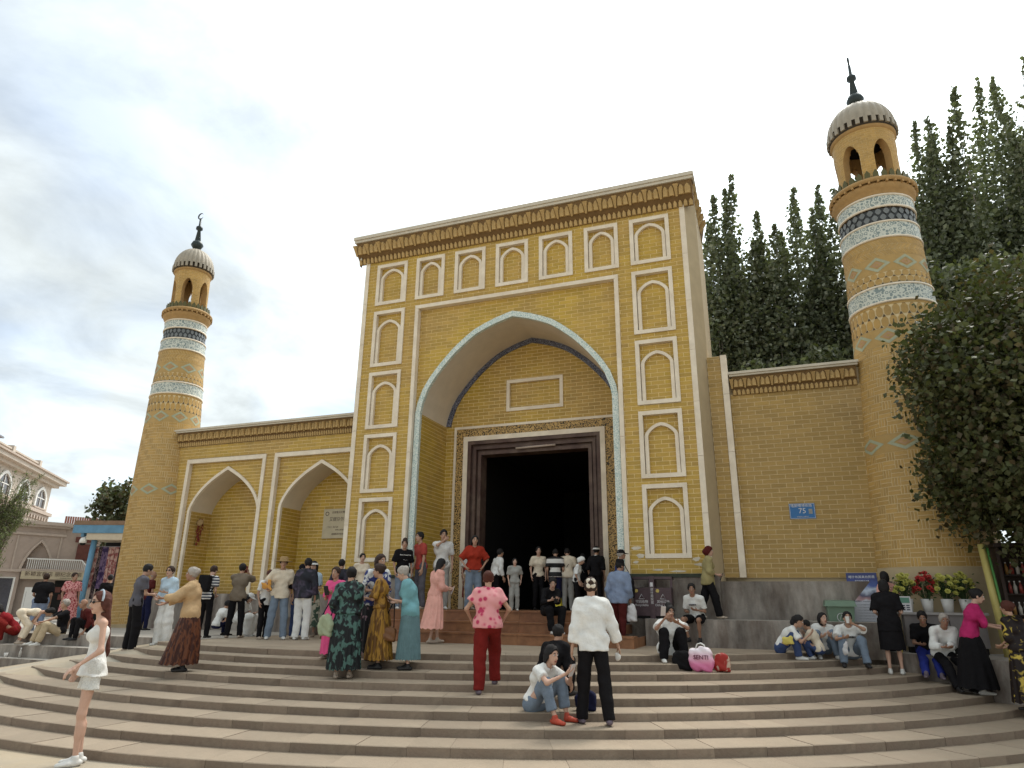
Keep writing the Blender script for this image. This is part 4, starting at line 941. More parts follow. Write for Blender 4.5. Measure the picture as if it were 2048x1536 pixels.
HAIRS = {'black': mat('black_hair', (.012,.010,.010), .75, .2, 30, .3, 90), 'brown': mat('dark_brown_hair', (.035,.018,.012), .75, .2, 30, .3, 90), 'grey': mat('grey_hair', (.34,.30,.26), .6, .2, 30, .3, 90), 'auburn': mat('auburn_hair', (.075,.022,.014), .75, .2, 30, .3, 90)}
CLO = {}
def cloth(n, r, g_, b): return mat('cloth_'+n, srgb(r,g_,b), .85, .14, 7, .9, 12, spec=.15)
def person(label, pos, rel, H, top=None, bottom=None, hair=('short','black'), skin=1, shoes=None, P=None, sleeve=.35, bulk=1., female=False, h=.02, name='person', res_head=.011, group=None, hem=-.06, tuck=0., extra=None, neck=.0, belt=None):
    P = P or {}; k = H/1.735; R_ = bulk
    v = np.array(pos[:2])-np.array((CAMP.x,CAMP.y)); th = -math.atan2(v[0],v[1])-math.radians(rel)
    sm = lambda x: x*k
    # ---- skeleton (local: x right, y forward, z up)
    pel = va(*P.get('pelvis', (0,0,.962)))*k; lean = math.radians(P.get('lean',2)); side = math.radians(P.get('side',0)); tw = math.radians(P.get('twist',0))
    Rt = rotm(va(0,0,1),tw)@rotm(va(0,1,0),side)@rotm(va(1,0,0),-lean); s_, f_, u_ = Rt@va(1,0,0), Rt@va(0,1,0), Rt@va(0,0,1)
    Rp = rotm(va(0,0,1), tw*.4); ps = Rp@va(1,0,0)
    bend = math.radians(P.get('hunch',6)); u2 = rotm(s_,-bend)@u_; f2 = rotm(s_,-bend)@f_
    wai = pel+u_*sm(.13); che = wai+u_*sm(.07)+u2*sm(.13); nb = che+u2*sm(.19); shw = .155 if female else .172
    sho = {-1: che+u2*sm(.112)-s_*sm(shw), 1: che+u2*sm(.112)+s_*sm(shw)}
    hy, hp = [math.radians(q) for q in P.get('head',(0,0))]; Rh = rotm(va(0,0,1),hy)@rotm(va(1,0,0),-hp)
    base = rotm(va(0,0,1),tw); hs, hf, hu = base@(Rh@va(1,0,0)), base@(Rh@va(0,1,0)), base@(Rh@va(0,0,1)); HF = np.stack([hs,hf,hu])
    hc = nb+unit(u2+hu)*sm(.075)+f2*sm(.02)+hu*sm(.065)+hf*sm(.012)
    hip = {sd: pel+ps*sm(.088)*sd-u_*sm(.03) for sd in (-1,1)}
    ank, kne = {}, {}
    for sd, key in ((-1,'fl'),(1,'fr')):
        f = va(*P.get(key, (sd*.10, -.02 if sd < 0 else .03, 0)))*k; ank[sd] = f+va(0,0,sm(.085)); pole = va(*P.get('kl' if sd < 0 else 'kr', (sd*.12,1,.15))); kne[sd], ank[sd] = ik(hip[sd], ank[sd], sm(.435), sm(.415), pole)
    han, elb = {}, {}
    for sd, key in ((-1,'hl'),(1,'hr')):
        T_ = P.get(key); T_ = (sho[sd]+va(sd*.05,.05,-.50)*k) if T_ is None else va(*T_)*k
        pole = va(*P.get('el' if sd < 0 else 'er', (sd*.5,-1,-.2))); elb[sd], han[sd] = ik(sho[sd], T_, sm(.285), sm(.245), pole)
    # ---- body prims
    tor = [Prim(pel-ps*sm(.06),pel+ps*sm(.06),sm(.118*R_),ax=f_,ratio=.85), Prim(pel+u_*sm(.02),che,sm(.118*R_),sm(.118*R_),f_,.78), Prim(che-s_*sm(.065),che+s_*sm(.065),sm(.112*R_),ax=f2,ratio=.82), Prim(sho[-1]+s_*sm(.025),sho[1]-s_*sm(.025),sm(.050))]+[Prim(nb-u2*sm(.03)+s_*sm(.02)*sd,sho[sd]-s_*sm(.02)*sd,sm(.046),sm(.040)) for sd in (-1,1)]
    NT = len(tor)
    if female: tor += [Ell(che+f2*sm(.075)+s_*sm(.062)*sd-u2*sm(.02), np.stack([s_,f2,u2]), (sm(.056*min(R_,1.1)),sm(.046*R_**2),sm(.056))) for sd in (-1,1)]
    arms = {sd: [Prim(sho[sd],elb[sd],sm(.047*min(R_,1.25)),sm(.038)), Prim(elb[sd],han[sd],sm(.039),sm(.026))] for sd in (-1,1)}
    legs = {sd: [Prim(hip[sd],kne[sd],sm(.082*min(R_,1.2)),sm(.052)), Prim(kne[sd],ank[sd],sm(.05),sm(.036)), Prim(kne[sd]*.7+ank[sd]*.3-unit(np.cross(ps,kne[sd]-ank[sd]))*sm(-.012),kne[sd]*.5+ank[sd]*.5,sm(.05),sm(.042))] for sd in (-1,1)}
    necp = [Prim(nb-u2*sm(.03),hc-hu*sm(.03)-hf*sm(.015),sm(.052),sm(.046))]
    head = [Ell(hc+hu*sm(.028)-hf*sm(.012), HF, (sm(.071),sm(.090),sm(.090))), Ell(hc-hu*sm(.045)+hf*sm(.026), HF, (sm(.052),sm(.056),sm(.066))), Prim(hc+hf*sm(.080)+hu*sm(.012),hc+hf*sm(.098)-hu*sm(.026),sm(.010),sm(.014)), Ell(hc-hu*sm(.095)+hf*sm(.055), HF, (sm(.022),sm(.018),sm(.018)))]
    ears = [Ell(hc+hs*sd*sm(.072)-hf*sm(.005)-hu*sm(.008), HF, (sm(.011),sm(.020),sm(.031))) for sd in (-1,1)]
    VV, FF, MI = [], [], []; off = 0
    def put(V, F, m):
        nonlocal off
        if len(V): VV.append(V); FF.append(F+off); MI.append(np.full(len(F), m)); off += len(V)
    sh = -.008*k
    tin = [Prim(p.a,p.b,p.ra*(.8 if top is not None and i_ < 3 else 1),p.rb*(.8 if top is not None and i_ < 3 else 1),p.ax,p.ratio) for i_, p in enumerate(tor[:NT])]
    core_ = tin+arms[-1]+arms[1]+legs[-1]+legs[1]+necp
    V,F = snet(lambda Q: blend(core_, Q, sm(.03), sh), *bounds(core_), max(h*.9,.0135)); put(V,F,0)
    hp_ = head+ears+necp
    V,F = snet(lambda Q: blend(hp_, Q, sm(.022)), *bounds(hp_), res_head); put(V,F,0)
    # ---- hands with five fingers
    hh = .0075 if h < .017 else .0095
    for sd in (-1,1):
        d = unit(han[sd]-elb[sd]); curl = P.get('curl',.4); key = 'pl' if sd < 0 else 'pr'
        pn = P.get(key); pn = va(*pn) if pn is not None else (va(-sd,.1,0) if d[2] < -.6 else va(-sd*.3,-.2,1) if abs(d[2]) < .6 else va(0,-1,.1))
        pn = unit(pn-d*(pn@d)); ac = np.cross(pn, d)  # across the palm
        w0 = han[sd]; pr = [Prim(w0-d*sm(.03),w0+d*sm(.02),sm(.026),sm(.027),pn,.75), Prim(w0+d*sm(.035)-ac*sm(.018),w0+d*sm(.035)+ac*sm(.018),sm(.026),ax=pn,ratio=.5), Prim(w0+d*sm(.065)-ac*sm(.024),w0+d*sm(.065)+ac*sm(.024),sm(.020),ax=pn,ratio=.55)]
        thumb = sd if np.dot(np.cross(d,pn),va(0,0,0)+1) != 0 else 1; ts = 1 if (ac@(f_+va(0,0,.3))) > 0 else -1
        for q in range(4):
            b = w0+d*sm(.082)+ac*sm((q-1.5)*.0175)*ts; L_ = (.078,.086,.08,.062)[3-q]*(1.0); dd = d; r_ = sm(.0088)
            for j in range(3):
                dd = unit(dd*math.cos(curl*(.8+.25*j))+pn*math.sin(curl*(.8+.25*j))); e = b+dd*sm(L_*(.45,.32,.25)[j]); pr.append(Prim(b,e,r_,r_*.9)); b = e; r_ *= .9
        b = w0+d*sm(.02)+ac*sm(.026)*ts; dd = unit(d*.75+ac*.6*ts+pn*.35); e = b+dd*sm(.045); e2 = e+unit(d*.9+pn*(.3+curl*.4))*sm(.034); pr += [Prim(b,e,sm(.013),sm(.0105)), Prim(e,e2,sm(.0105),sm(.009))]
        V,F = snet(lambda Q: blend(pr, Q, sm(.006)), *bounds(pr,0,.015), hh); put(V,F,0)
    # ---- face: eyes, brows, lips
    mb = MB()
    for sd in (-1,1):
        c = hc+hs*sd*sm(.031)+hf*sm(.0775)+hu*sm(.014); mb.sphere(c, sm(.0125), 5, 1, (1,1,.75)); mb.sphere(c+hf*sm(.005), sm(.0085), 5, 2)
        e0 = hc+hs*sd*sm(.014)+hf*sm(.084)+hu*sm(.034); e1 = hc+hs*sd*sm(.047)+hf*sm(.074)+hu*sm(.034); mb.tube([e0,(e0+e1)/2+hu*sm(.006)+hf*sm(.003),e1], [sm(.004),sm(.005),sm(.003)], 5, 2)
    l0 = hc-hs*sm(.024)+hf*sm(.076)-hu*sm(.062); l1 = hc+hs*sm(.024)+hf*sm(.076)-hu*sm(.062); mb.tube([l0,(l0+l1)/2+hf*sm(.009),l1], [sm(.004),sm(.009),sm(.004)], 6, 3)
    base_m = np.concatenate(VV) ; q4 = np.concatenate(FF); mi = np.concatenate(MI)
    me = bpy.data.meshes.new(name); fs = [tuple(f) for f in q4.tolist()]+[tuple(i+len(base_m) for i in f) for f in mb.f]; me.from_pydata(base_m.tolist()+mb.v, [], fs)
    for m_ in (SKINS[skin], EYEW, EYED, LIPM): me.materials.append(m_)
    me.polygons.foreach_set('material_index', list(mi)+mb.m); me.polygons.foreach_set('use_smooth', [True]*len(fs)); me.update()
    body = link(name, me, None, label, 'person', group, None, tuple(pos), (0,0,th))
    ph = (pos[0]*7+pos[1]*3) % 6
    def piece(nm, fn, lo, hi, m, hh_=None):
        V,F = snet(fn, lo, hi, hh_ or h)
        if len(V): return link(nm, np_mesh(nm, V, F, m, True), body)
    # ---- upper garment
    hz = pel+u_*sm(hem)
    if top is not None:
        tp = list(tor) if sleeve > 0 else tor[:3]+tor[NT:]+[Prim(che+u2*sm(.02)+s_*sd*sm(.085),nb+s_*sd*sm(.085)-u2*sm(.055),sm(.05),sm(.022),f2,.8) for sd in (-1,1)]; g = sm((.016 if sleeve > 0 else .004)+P.get('loose',0)); axw = unit(u_)
        sl = {}
        for sd in (-1,1):
            if sleeve <= 0: continue
            if sleeve < .53: t = sleeve/.53; e = sho[sd]+(elb[sd]-sho[sd])*t; sl[sd] = [Prim(sho[sd],e,sm(.050*min(R_,1.2)),sm(.054))]
            else: t = (sleeve-.53)/.47; e = elb[sd]+(han[sd]-elb[sd])*t*.96; sl[sd] = [Prim(sho[sd],elb[sd],sm(.050*min(R_,1.2)),sm(.046)), Prim(elb[sd],e,sm(.048),sm(.038))]
            tp += sl[sd]
        low = [Prim(pel+u_*sm(max(hem,-.35)),pel+u_*sm(.1),sm(.133*R_+P.get('flare',0)),sm(.118*R_),f_,.85)]; tp += low
        nr = .066+neck
        def ft(Q):
            d = blend(tp, Q, sm(.028), g)+fold(Q, sm(.005), 36/k, ph)+fold(Q, sm(.006), 15/k, ph+1)
            d = np.maximum(d, -((Q-hz)@axw)+ (0.003*np.sin((Q@s_)*40/k)*k if hem < -.02 else 0)); d = np.maximum(d, sm(nr)-np.linalg.norm(Q-(nb+f2*sm(.012+neck*.6)+u2*sm(.02)),axis=1))
            for sd in sl:   # clean cuff
                a_, b_ = sl[sd][-1].a, sl[sd][-1].b; ax_ = unit(b_-a_); q = (Q-b_)@ax_; near = np.linalg.norm(np.cross(Q-b_, ax_),axis=1) < sm(.085); d = np.where(near & (q > -.02*k) & (((Q-a_)@ax_) > 0), np.maximum(d, q), d)
            return d
        piece('top', ft, *bounds(tp, g+.01), top)
    # ---- lower garment
    if bottom is not None:
        kind = bottom[0]; m = bottom[1]
        if kind in ('trousers','shorts'):
            w = bottom[2] if len(bottom) > 2 else 1.; ln = bottom[3] if len(bottom) > 3 else .93; bp = [Prim(pel-ps*sm(.058),pel+ps*sm(.058),sm(.122*R_),ax=f_,ratio=.88), Prim(pel,pel+u_*sm(.09),sm(.12*R_),sm(.11*R_),f_,.82)]; cuts = []
            for sd in (-1,1):
                bp.append(Prim(hip[sd],kne[sd],sm(.088*min(R_,1.2)),sm(.062*w)))
                if kind == 'trousers': e = kne[sd]+(ank[sd]+va(0,0,-sm(.05))-kne[sd])*ln; bp.append(Prim(kne[sd],e,sm(.062*w),sm(.052*w))); cuts.append((e,unit(e-kne[sd])))
                else: e = hip[sd]+(kne[sd]-hip[sd])*(ln if ln < .9 else .5); bp[-1] = Prim(hip[sd],e,sm(.090*min(R_,1.2)),sm(.082*w)); cuts.append((e,unit(e-hip[sd])))
            tz = pel+u_*sm(.10)
            def fb(Q):
                d = blend(bp, Q, sm(.022), sm(.006))+fold(Q, sm(.005), 28/k, ph+2)+fold(Q, sm(.005), 13/k, ph); d = np.where((np.linalg.norm(Q-pel,axis=1) < sm(.27*max(1,R_))) & ((Q-pel)@f_ < sm(.125*R_)), np.maximum(d, (Q-tz)@u_), d)
                for e,ax_ in cuts: q = (Q-e)@ax_; near = np.linalg.norm(np.cross(Q-e,ax_),axis=1) < sm(.12); d = np.where(near & (q > -.03*k), np.maximum(d, q), d)
                return d
            piece('trousers' if kind == 'trousers' else 'shorts', fb, *bounds(bp, sm(.02)), m)
        else:   # skirt: pleated loft
            wz, hz_, rx, ry, npl, amp = (list(bottom[2:])+[.95,.25,.26,.22,18,.012][len(bottom)-2:])[:6]; sway = P.get('sway',(0,0)); mb = MB(); n = 96; J = 14; V = []
            for j in range(J+1):
                t = j/J; z = wz+(hz_-wz)*t; r0_ = .06+.118*R_+.012; r1_ = .118*R_*.88+.014; e = t**.8
                for i in range(n):
                    a = 2*math.pi*i/n; pl = 1+ (amp/.25)*t**.5*math.sin(npl*a+.6*math.sin(3*a+ph))+.02*math.sin(3*a+ph+t*2); wst = 1-.16*max(0,1-t*5); px_ = (r0_*wst+(max(rx,r0_)-r0_*wst)*e)*pl*math.cos(a); py_ = (r1_*wst+(max(ry,r1_)-r1_*wst)*e)*pl*math.sin(a)
                    V.append(((px_+pel[0]/k*(1-t)+sway[0]*t*t)*k, (py_+pel[1]/k*(1-t)+sway[1]*t*t)*k, (z+(.012*math.sin(npl*a)*t))*k))
            mb.add(V, [(j*n+i, j*n+(i+1)%n, (j+1)*n+(i+1)%n, (j+1)*n+i)[::-1] for j in range(J) for i in range(n)], 0, True); mb.add(V[:n], [tuple(range(n))]); mb.build('skirt', m, body)
    # ---- shoes
    if shoes is not None:
        for sd in (-1,1):
            a = ank[sd]; ay = P.get('yl' if sd < 0 else 'yr', sd*7); d = rotm(va(0,0,1),-math.radians(ay))@va(0,1,0); tilt = P.get('tl' if sd < 0 else 'tr', 0); rx_ = np.cross(d,va(0,0,1)); d2 = rotm(rx_,math.radians(tilt))@d; up = np.cross(rx_,d2)
            g0 = a-up*sm(.085); pr = [Prim(g0-d2*sm(.045)+up*sm(.032),g0+d2*sm(.06)+up*sm(.034),sm(.036),sm(.042),up,.85), Prim(g0+d2*sm(.06)+up*sm(.03),g0+d2*sm(.145)+up*sm(.026),sm(.043),sm(.036),up,.7), Prim(a-up*sm(.05),a-up*sm(.005),sm(.042),sm(.039))]
            piece('shoe', lambda Q: np.maximum(blend(pr, Q, sm(.015)), -((Q-g0)@up)), *bounds(pr), shoes, .0125 if h > .015 else .01)
    # ---- hair and headwear
    st, hm = hair[0], HAIRS.get(hair[1], hair[1] if not isinstance(hair[1], str) else None); g = sm(.013); sk = [Ell(hc+hu*sm(.030)-hf*sm(.014), HF, (sm(.074),sm(.092),sm(.091)))]
    add = []; cut = .021; low = -.075
    if st == 'bob': add = [Ell(hc-hu*sm(.03)-hf*sm(.03), HF, (sm(.088),sm(.075),sm(.12)))]; low = -.14; cut = .018
    elif st == 'long':
        ln = hair[2] if len(hair) > 2 else .40; b0 = hc-hf*sm(.045); e = b0-u2*sm(ln)-f2*sm(.06); add = [Ell(hc-hu*sm(.03)-hf*sm(.02), HF, (sm(.086),sm(.078),sm(.11))), Prim(b0,e,sm(.085),sm(.055),hf,.6)]; low = -9; cut = .014
    elif st in ('bun','topbun'): b0 = hc-hf*sm(.085)+hu*sm(.05) if st == 'bun' else hc-hf*sm(.05)+hu*sm(.125); add = [Ell(b0, HF, (sm(.05),sm(.045),sm(.042)))]
    elif st == 'pony': b0 = hc-hf*sm(.10)+hu*sm(.03); add = [Prim(b0,b0-hf*sm(.04)-va(0,0,sm(.10)),sm(.033),sm(.036)), Prim(b0-hf*sm(.04)-va(0,0,sm(.10)),b0-hf*sm(.02)-va(0,0,sm(.26)),sm(.036),sm(.018))]; low = -9
    elif st == 'scarf': add = [Ell(hc-hu*sm(.02)-hf*sm(.03), HF, (sm(.085),sm(.08),sm(.11))), Ell(hc-hf*sm(.10)-hu*sm(.01), HF, (sm(.05),sm(.05),sm(.05)))]; low = -.16; cut = .022; g = sm(.02)
    elif st == 'bald': g = sm(.004); cut = -.03; low = -.05
    cutn = unit(va(0,.78,-.62)) if st != 'bald' else unit(va(0,.3,.95))
    def fh(Q):
        d = blend(sk+add, Q, sm(.02), g)+fold(Q, sm(.0035), 85/k, 1.); q = (Q-hc)@HF.T; face = (q@cutn)-sm(cut if st in ('bald','scarf') else cut-.014)-(0 if st in ('bald','scarf') else .030*k*(q[:,0]/sm(.07))**2)+fold(Q, sm(.004), 70/k, ph)
        if st in ('long','pony','bob'): face = np.where(q[:,2] < sm(.02), np.maximum(face, q[:,1]-sm(.022 if st != 'pony' else .0)), face)
        if st in ('long','pony','bun','topbun'): face = np.where(q[:,2] < -sm(.10), q[:,1]+sm(.0), face)
        d = np.maximum(d, face)
        if low > -5: d = np.maximum(d, -(q[:,2]-sm(low)))
        return d
    if hm is not None: piece('hair' if st != 'scarf' else 'headscarf', fh, *bounds(sk+add, g+.01), hm, .012)
    for ex in (extra or []):
        if ex[0] == 'cap':
            mb = MB(); n = 20; prof = [(.0,.135),(.045,.128),(.080,.095),(.094,.045),(.094,.035)]
            V = [tuple(hc+(hs*math.cos(2*math.pi*i/n)*r+hf*(math.sin(2*math.pi*i/n)*r*1.15-.012)+hu*z)*k) for r,z in prof for i in range(n)]; mb.add(V, [(j*n+i,j*n+(i+1)%n,(j+1)*n+(i+1)%n,(j+1)*n+i)[::-1] for j in range(len(prof)-1) for i in range(n)], 0, True)
            B = [(math.radians(t),.094) for t in range(20,161,14)]; V = [tuple(hc+(hs*math.cos(t)*r+hf*(math.sin(t)*r*1.15-.012)+hu*.042)*k) for t,r in B]+[tuple(hc+(hs*math.cos(t)*.085+hf*(math.sin(t)*.19+.0)+hu*(.028))*k) for t,r in B]; m_ = len(B)
            mb.add(V+[tuple(np.array(q)-hu*.006) for q in V], [(i,i+1,m_+i+1,m_+i) for i in range(m_-1)]+[(2*m_+i,3*m_+i,3*m_+i+1,2*m_+i+1) for i in range(m_-1)]+[(m_+i,m_+i+1,3*m_+i+1,3*m_+i) for i in range(m_-1)], 0, True); mb.build('cap', ex[1], body)
        elif ex[0] in ('hat','visor','doppa'):
            mb = MB(); n = 28; prof = [(.0,.15),(.06,.148),(.085,.135),(.093,.055),(.17,.045),(.185,.03),(.17,.036),(.09,.045)] if ex[0] == 'hat' else [(.093,.075),(.095,.045),(.15,.03),(.09,.04)] if ex[0] == 'visor' else [(0,.14),(.06,.137),(.083,.12),(.09,.05)]
            V = [tuple(hc+(hs*math.cos(2*math.pi*i/n)*r+hf*(math.sin(2*math.pi*i/n)*r*(1.12 if r < .1 else 1.0)-.014)+hu*z)*k) for r,z in prof for i in range(n)]; mb.add(V, [(j*n+i,j*n+(i+1)%n,(j+1)*n+(i+1)%n,(j+1)*n+i)[::-1] for j in range(len(prof)-1) for i in range(n)], 0, True); mb.build({'hat':'sun_hat','visor':'visor','doppa':'cap'}[ex[0]], ex[1], body)
        elif ex[0] == 'glasses':
            mb = MB()
            for sd in (-1,1): c = hc+hs*sd*sm(.034)+hf*sm(.083)+hu*sm(.012); mb.sphere(c, sm(.024), 7, 0, (1,.55,.7)); mb.tube([c+hs*sd*sm(.02),hc+hs*sd*sm(.074)+hf*sm(.02)+hu*sm(.014)], sm(.004), 5)
            mb.tube([hc-hs*sm(.015)+hf*sm(.093)+hu*sm(.014),hc+hs*sm(.015)+hf*sm(.093)+hu*sm(.014)], sm(.004), 5); mb.build('sunglasses', EYED, body)
        elif ex[0] == 'band':
            mb = MB(); mb.tube([hc+(hs*math.cos(t)*.084+hu*(math.sin(t)*.092+.035)+hf*(.012-.02*math.sin(t)))*k for t in [math.radians(q) for q in range(-20,201,15)]], sm(.020), 8, ell=.5); mb.build('headband', ex[1], body)
        elif ex[0] == 'bow':
            for i in range(4): mb = MB(); a = math.pi/4+i*math.pi/2; c = hc-hf*sm(.115)+hu*sm(.04)+(hs*math.cos(a)+hu*math.sin(a))*sm(.04); mb.sphere(c, sm(.034), 6, 0, (1,.6,1)); mb.build('hair_bow', ex[1], body)
        elif ex[0] == 'strap':   # bag strap across the back/chest
            a, b = sho[ex[2]]+u2*sm(.055), pel-s_*sm(.15)*ex[2]+u_*sm(.02)
            for q in (1,-1): mb = MB(); mb.tube([a,(a+b)/2+f2*sm(.135*R_)*q,b+f_*sm(.03)*q], sm(.012), 6, ell=.5); mb.build('strap', ex[1], body)
        elif ex[0] == 'pack':
            mb = MB(); c = che-f2*sm(.19)+u2*sm(-.03); Fm = np.stack([s_,f2,u2]); V,F = snet(lambda Q: np.abs(((Q-c)@Fm.T)/np.array([.15,.08,.2])/k).max(1)*.08-.08+fold(Q,.004,20,0)*.5, c-sm(.3), c+sm(.3), .02); link('backpack', np_mesh('backpack', V, F, ex[1], True), body)
            for sd in (-1,1): mb = MB(); mb.tube([c+s_*sd*sm(.09)+u2*sm(.16),sho[sd]*.75+nb*.25+u2*sm(.06),che+s_*sd*sm(.12)+f2*sm(.11),pel+s_*sd*sm(.13)+u_*sm(.12)-f_*sm(.08)], sm(.016), 6, ell=.5); mb.build('strap', ex[1], body)
        elif ex[0] == 'collar':
            mb = MB(); mb.tube([nb+(s_*math.cos(t)*.062+f2*(math.sin(t)*.062+.01)+u2*.0)*k for t in [2*math.pi*q/16 for q in range(17)]], sm(.014), 6); mb.build('collar', ex[1], body)
        elif ex[0] == 'bracelet':
            for sd in ex[2]: d = unit(han[sd]-elb[sd]); a1 = unit(np.cross(d,va(.3,.5,.8))); b1 = np.cross(d,a1); c = han[sd]-d*sm(.03); mb = MB(); mb.tube([c+(a1*math.cos(t)+b1*math.sin(t))*sm(.033) for t in [2*math.pi*q/12 for q in range(13)]], sm(.006), 5); mb.build('bracelet', ex[1], body)
        elif ex[0] == 'print':   # small chest print
            c = che+f2*sm(.125*R_)+u2*sm(ex[3] if len(ex) > 3 else 0); R4 = Matrix((( -s_[0],u2[0],f2[0],c[0]),(-s_[1],u2[1],f2[1],c[1]),(-s_[2],u2[2],f2[2],c[2]),(0,0,0,1))); 
            text('print', ex[2], sm(ex[4] if len(ex) > 4 else .05), ex[1], body, R4 @ Matrix.Translation((0,0,sm(.012))), extrude=sm(.012))
    body['_hands'] = 0; del body['_hands']
    M4 = Matrix.Translation(tuple(pos)) @ Matrix.Rotation(th, 4, 'Z')
    W_ = lambda q: M4 @ Vector(tuple(q))
    return dict(obj=body, M=M4, hl=W_(han[-1]), hr=W_(han[1]), head=W_(hc), pel=W_(pel), sl=W_(sho[-1]), sr=W_(sho[1]), th=th, k=k, fwd=M4.to_3x3() @ Vector((0,1,0)), right=M4.to_3x3() @ Vector((1,0,0)), dl=(M4.to_3x3() @ Vector(tuple(unit(han[-1]-elb[-1])))), dr=(M4.to_3x3() @ Vector(tuple(unit(han[1]-elb[1])))))
# ================================================================== the crowd
C_ = lambda n,r,g_,b: cloth(n,r,g_,b)
WHITE = C_('white',215,213,208); CREAM = C_('cream',214,200,178); BLK = C_('black',22,20,22); NAVY = C_('navy',28,30,58); JEAN = C_('pale_jeans',112,124,138); JEANB = C_('blue_jeans',60,74,110); JEANR = C_('royal_jeans',38,48,120); GREYC = C_('grey',88,86,92); LGREY = C_('light_grey',150,148,142); KHAKI = C_('khaki',176,158,130); BEIGE = C_('beige',186,156,118); BROWNC = C_('brown',92,74,58); RED = C_('brick_red',150,48,32); DRED = C_('dark_red',112,30,26); PINK = C_('hot_pink',214,84,132); BLUSH = C_('blush',214,158,144); TEALC = C_('teal',112,158,164); TEALS = C_('grey_teal',98,124,128); OLIVE = C_('olive_beige',150,138,96); MAG = C_('magenta',176,44,98); SKYB = C_('pale_blue',182,200,212); LILAC = C_('lilac_grey',150,140,150); BLUEG = C_('grey_blue',122,134,156); CORAL = C_('coral',158,66,58); WINE = C_('wine',74,26,24); TAUPE = C_('taupe',112,100,86); SHW = mat('white_shoe', (.62,.60,.56), .5, .1, 10); SHB = mat('black_shoe', (.02,.018,.018), .5, .1); SHN = mat('beige_shoe', (.40,.32,.25), .5, .1); SHR = mat('red_shoe', (.42,.06,.03), .5, .1); SHP = mat('purple_grey_shoe', (.13,.10,.12), .6, .1)
STRIPE = pattern('black_white_stripe', lin(24,22,24), lin(214,210,204), 1.55, .5, kind='Z', soft=.02); NSTRIPE = pattern('navy_white_stripe', lin(34,36,56), lin(206,204,200), 5.5, .5, kind='Z', soft=.05)
GING = pattern('red_gingham', lin(150,34,44), lin(214,150,146), 26, .42, kind='cell'); FLORP = pattern('pink_floral', lin(176,48,84), lin(206,120,128), 12, .30, lin(214,146,146), kind='cell'); GREEND = pattern('dark_green_print', lin(14,18,20), lin(70,100,92), 13, .54, kind='noise', stretch=(1,1,.7)); BLUEW = pattern('blue_white_print', lin(34,44,104), lin(206,206,204), 11, .50, kind='noise'); DKP = pattern('dark_floral_print', lin(18,16,20), lin(150,120,130), 9, .62, kind='noise'); MUST = pattern('mustard_print', lin(98,66,26), lin(158,118,44), 14, .48, lin(140,100,40), kind='noise', stretch=(1,1,.35)); BRSK = pattern('brown_pattern_skirt', lin(56,26,18), lin(98,56,34), 22, .5, kind='noise', stretch=(1,1,.4)); YELF = pattern('black_yellow_floral', lin(26,14,12), lin(190,164,70), 9, .60, kind='noise'); TIED = pattern('dark_tie_dye', lin(20,20,30), lin(76,66,84), 6, .60, kind='noise', soft=.12); GRNW = pattern('green_cream_print', lin(72,92,76), lin(196,190,170), 9, .5, kind='noise'); KNIT = mat('white_knit', (.62,.61,.57), .9, .18, 60, .6, 90)
PHC = mat('phone_black', (.02,.02,.022), .25, 0); PHS = mat('phone_case_pale', (.55,.5,.48), .35, 0)
PEO = {}
def phone(r, label, at=None, m=None, up=(0,0,1), n=None):
    a = at or (r['hl']+r['hr'])/2+(r['dl']+r['dr'])*.05
    mb = MB(); mb.box(-.037,.037,-.004,.004,-.075,.075); fw = r['fwd'] if n is None else Vector(n)
    o = mb.build('phone', m or PHC, None, label, 'phone'); o.location = a; o.rotation_euler = (math.radians(-25),0,math.atan2(-fw.x,fw.y)); return o
def bag(name, label, at, size, m, strap=None, cat='bag', rz=0., sag=.0, strapm=None):
    t = thing(name, label, cat, tuple(at), rz); w,d,hh = size; F3 = np.eye(3)
    def fn(Q):
        q = np.abs(Q-np.array((0,0,hh/2)))/np.array((w/2*1.0,d/2,hh/2)); tp_ = 1+.35*sag*(Q[:,2]/hh); q[:,0] *= tp_; q[:,1] *= (1+sag*Q[:,2]/hh); e = (q**3.4).sum(1)**(1/3.4); return (e-1)*min(w,d,hh)/2+fold(Q,.008,28,1)*.8+fold(Q,.006,55,2)*.6
    V,F = snet(fn, (-w,-d,-.03), (w,d,hh*1.15), max(.012, w/22)); link('bag_body', np_mesh('bag_body', V, F, m, True), t)
    if strap: 
        inv = (Matrix.Translation(tuple(at)) @ Matrix.Rotation(rz,4,'Z')).inverted(); mb = MB(); s3 = [inv @ Vector(q) for q in strap]
        for sx in (-1,1): mb = MB(); mb.tube([(sx*w*.36,0,hh*.93)]+[tuple(q+Vector((sx*.01,0,0))) for q in s3], .008, 6); mb.build('strap', strapm or m, t)
    return t
PHN = dict(hl=(-.05,.27,1.13), hr=(.07,.27,1.13), head=(0,28), el=(-.6,-.5,-.6), er=(.6,-.5,-.6))
PHO = dict(hl=(-.05,.27,1.52), hr=(.09,.27,1.52), el=(-.8,.2,-.8), er=(.8,.2,-.8))
def sit(z, d=.42, w=.13, lean=14, hunch=18, **k):
    q = dict(pelvis=(0,-d,z+.10), fl=(-w,0,0), fr=(w,.03,0), kl=(-.22,.9,.8), kr=(.22,.9,.8), lean=lean, hunch=hunch); q.update(k); return q
G = 'visitors around the gate'
def pp(i, *a, **k): k.setdefault('group', G); PEO[i] = person(*a, **k); return PEO[i]
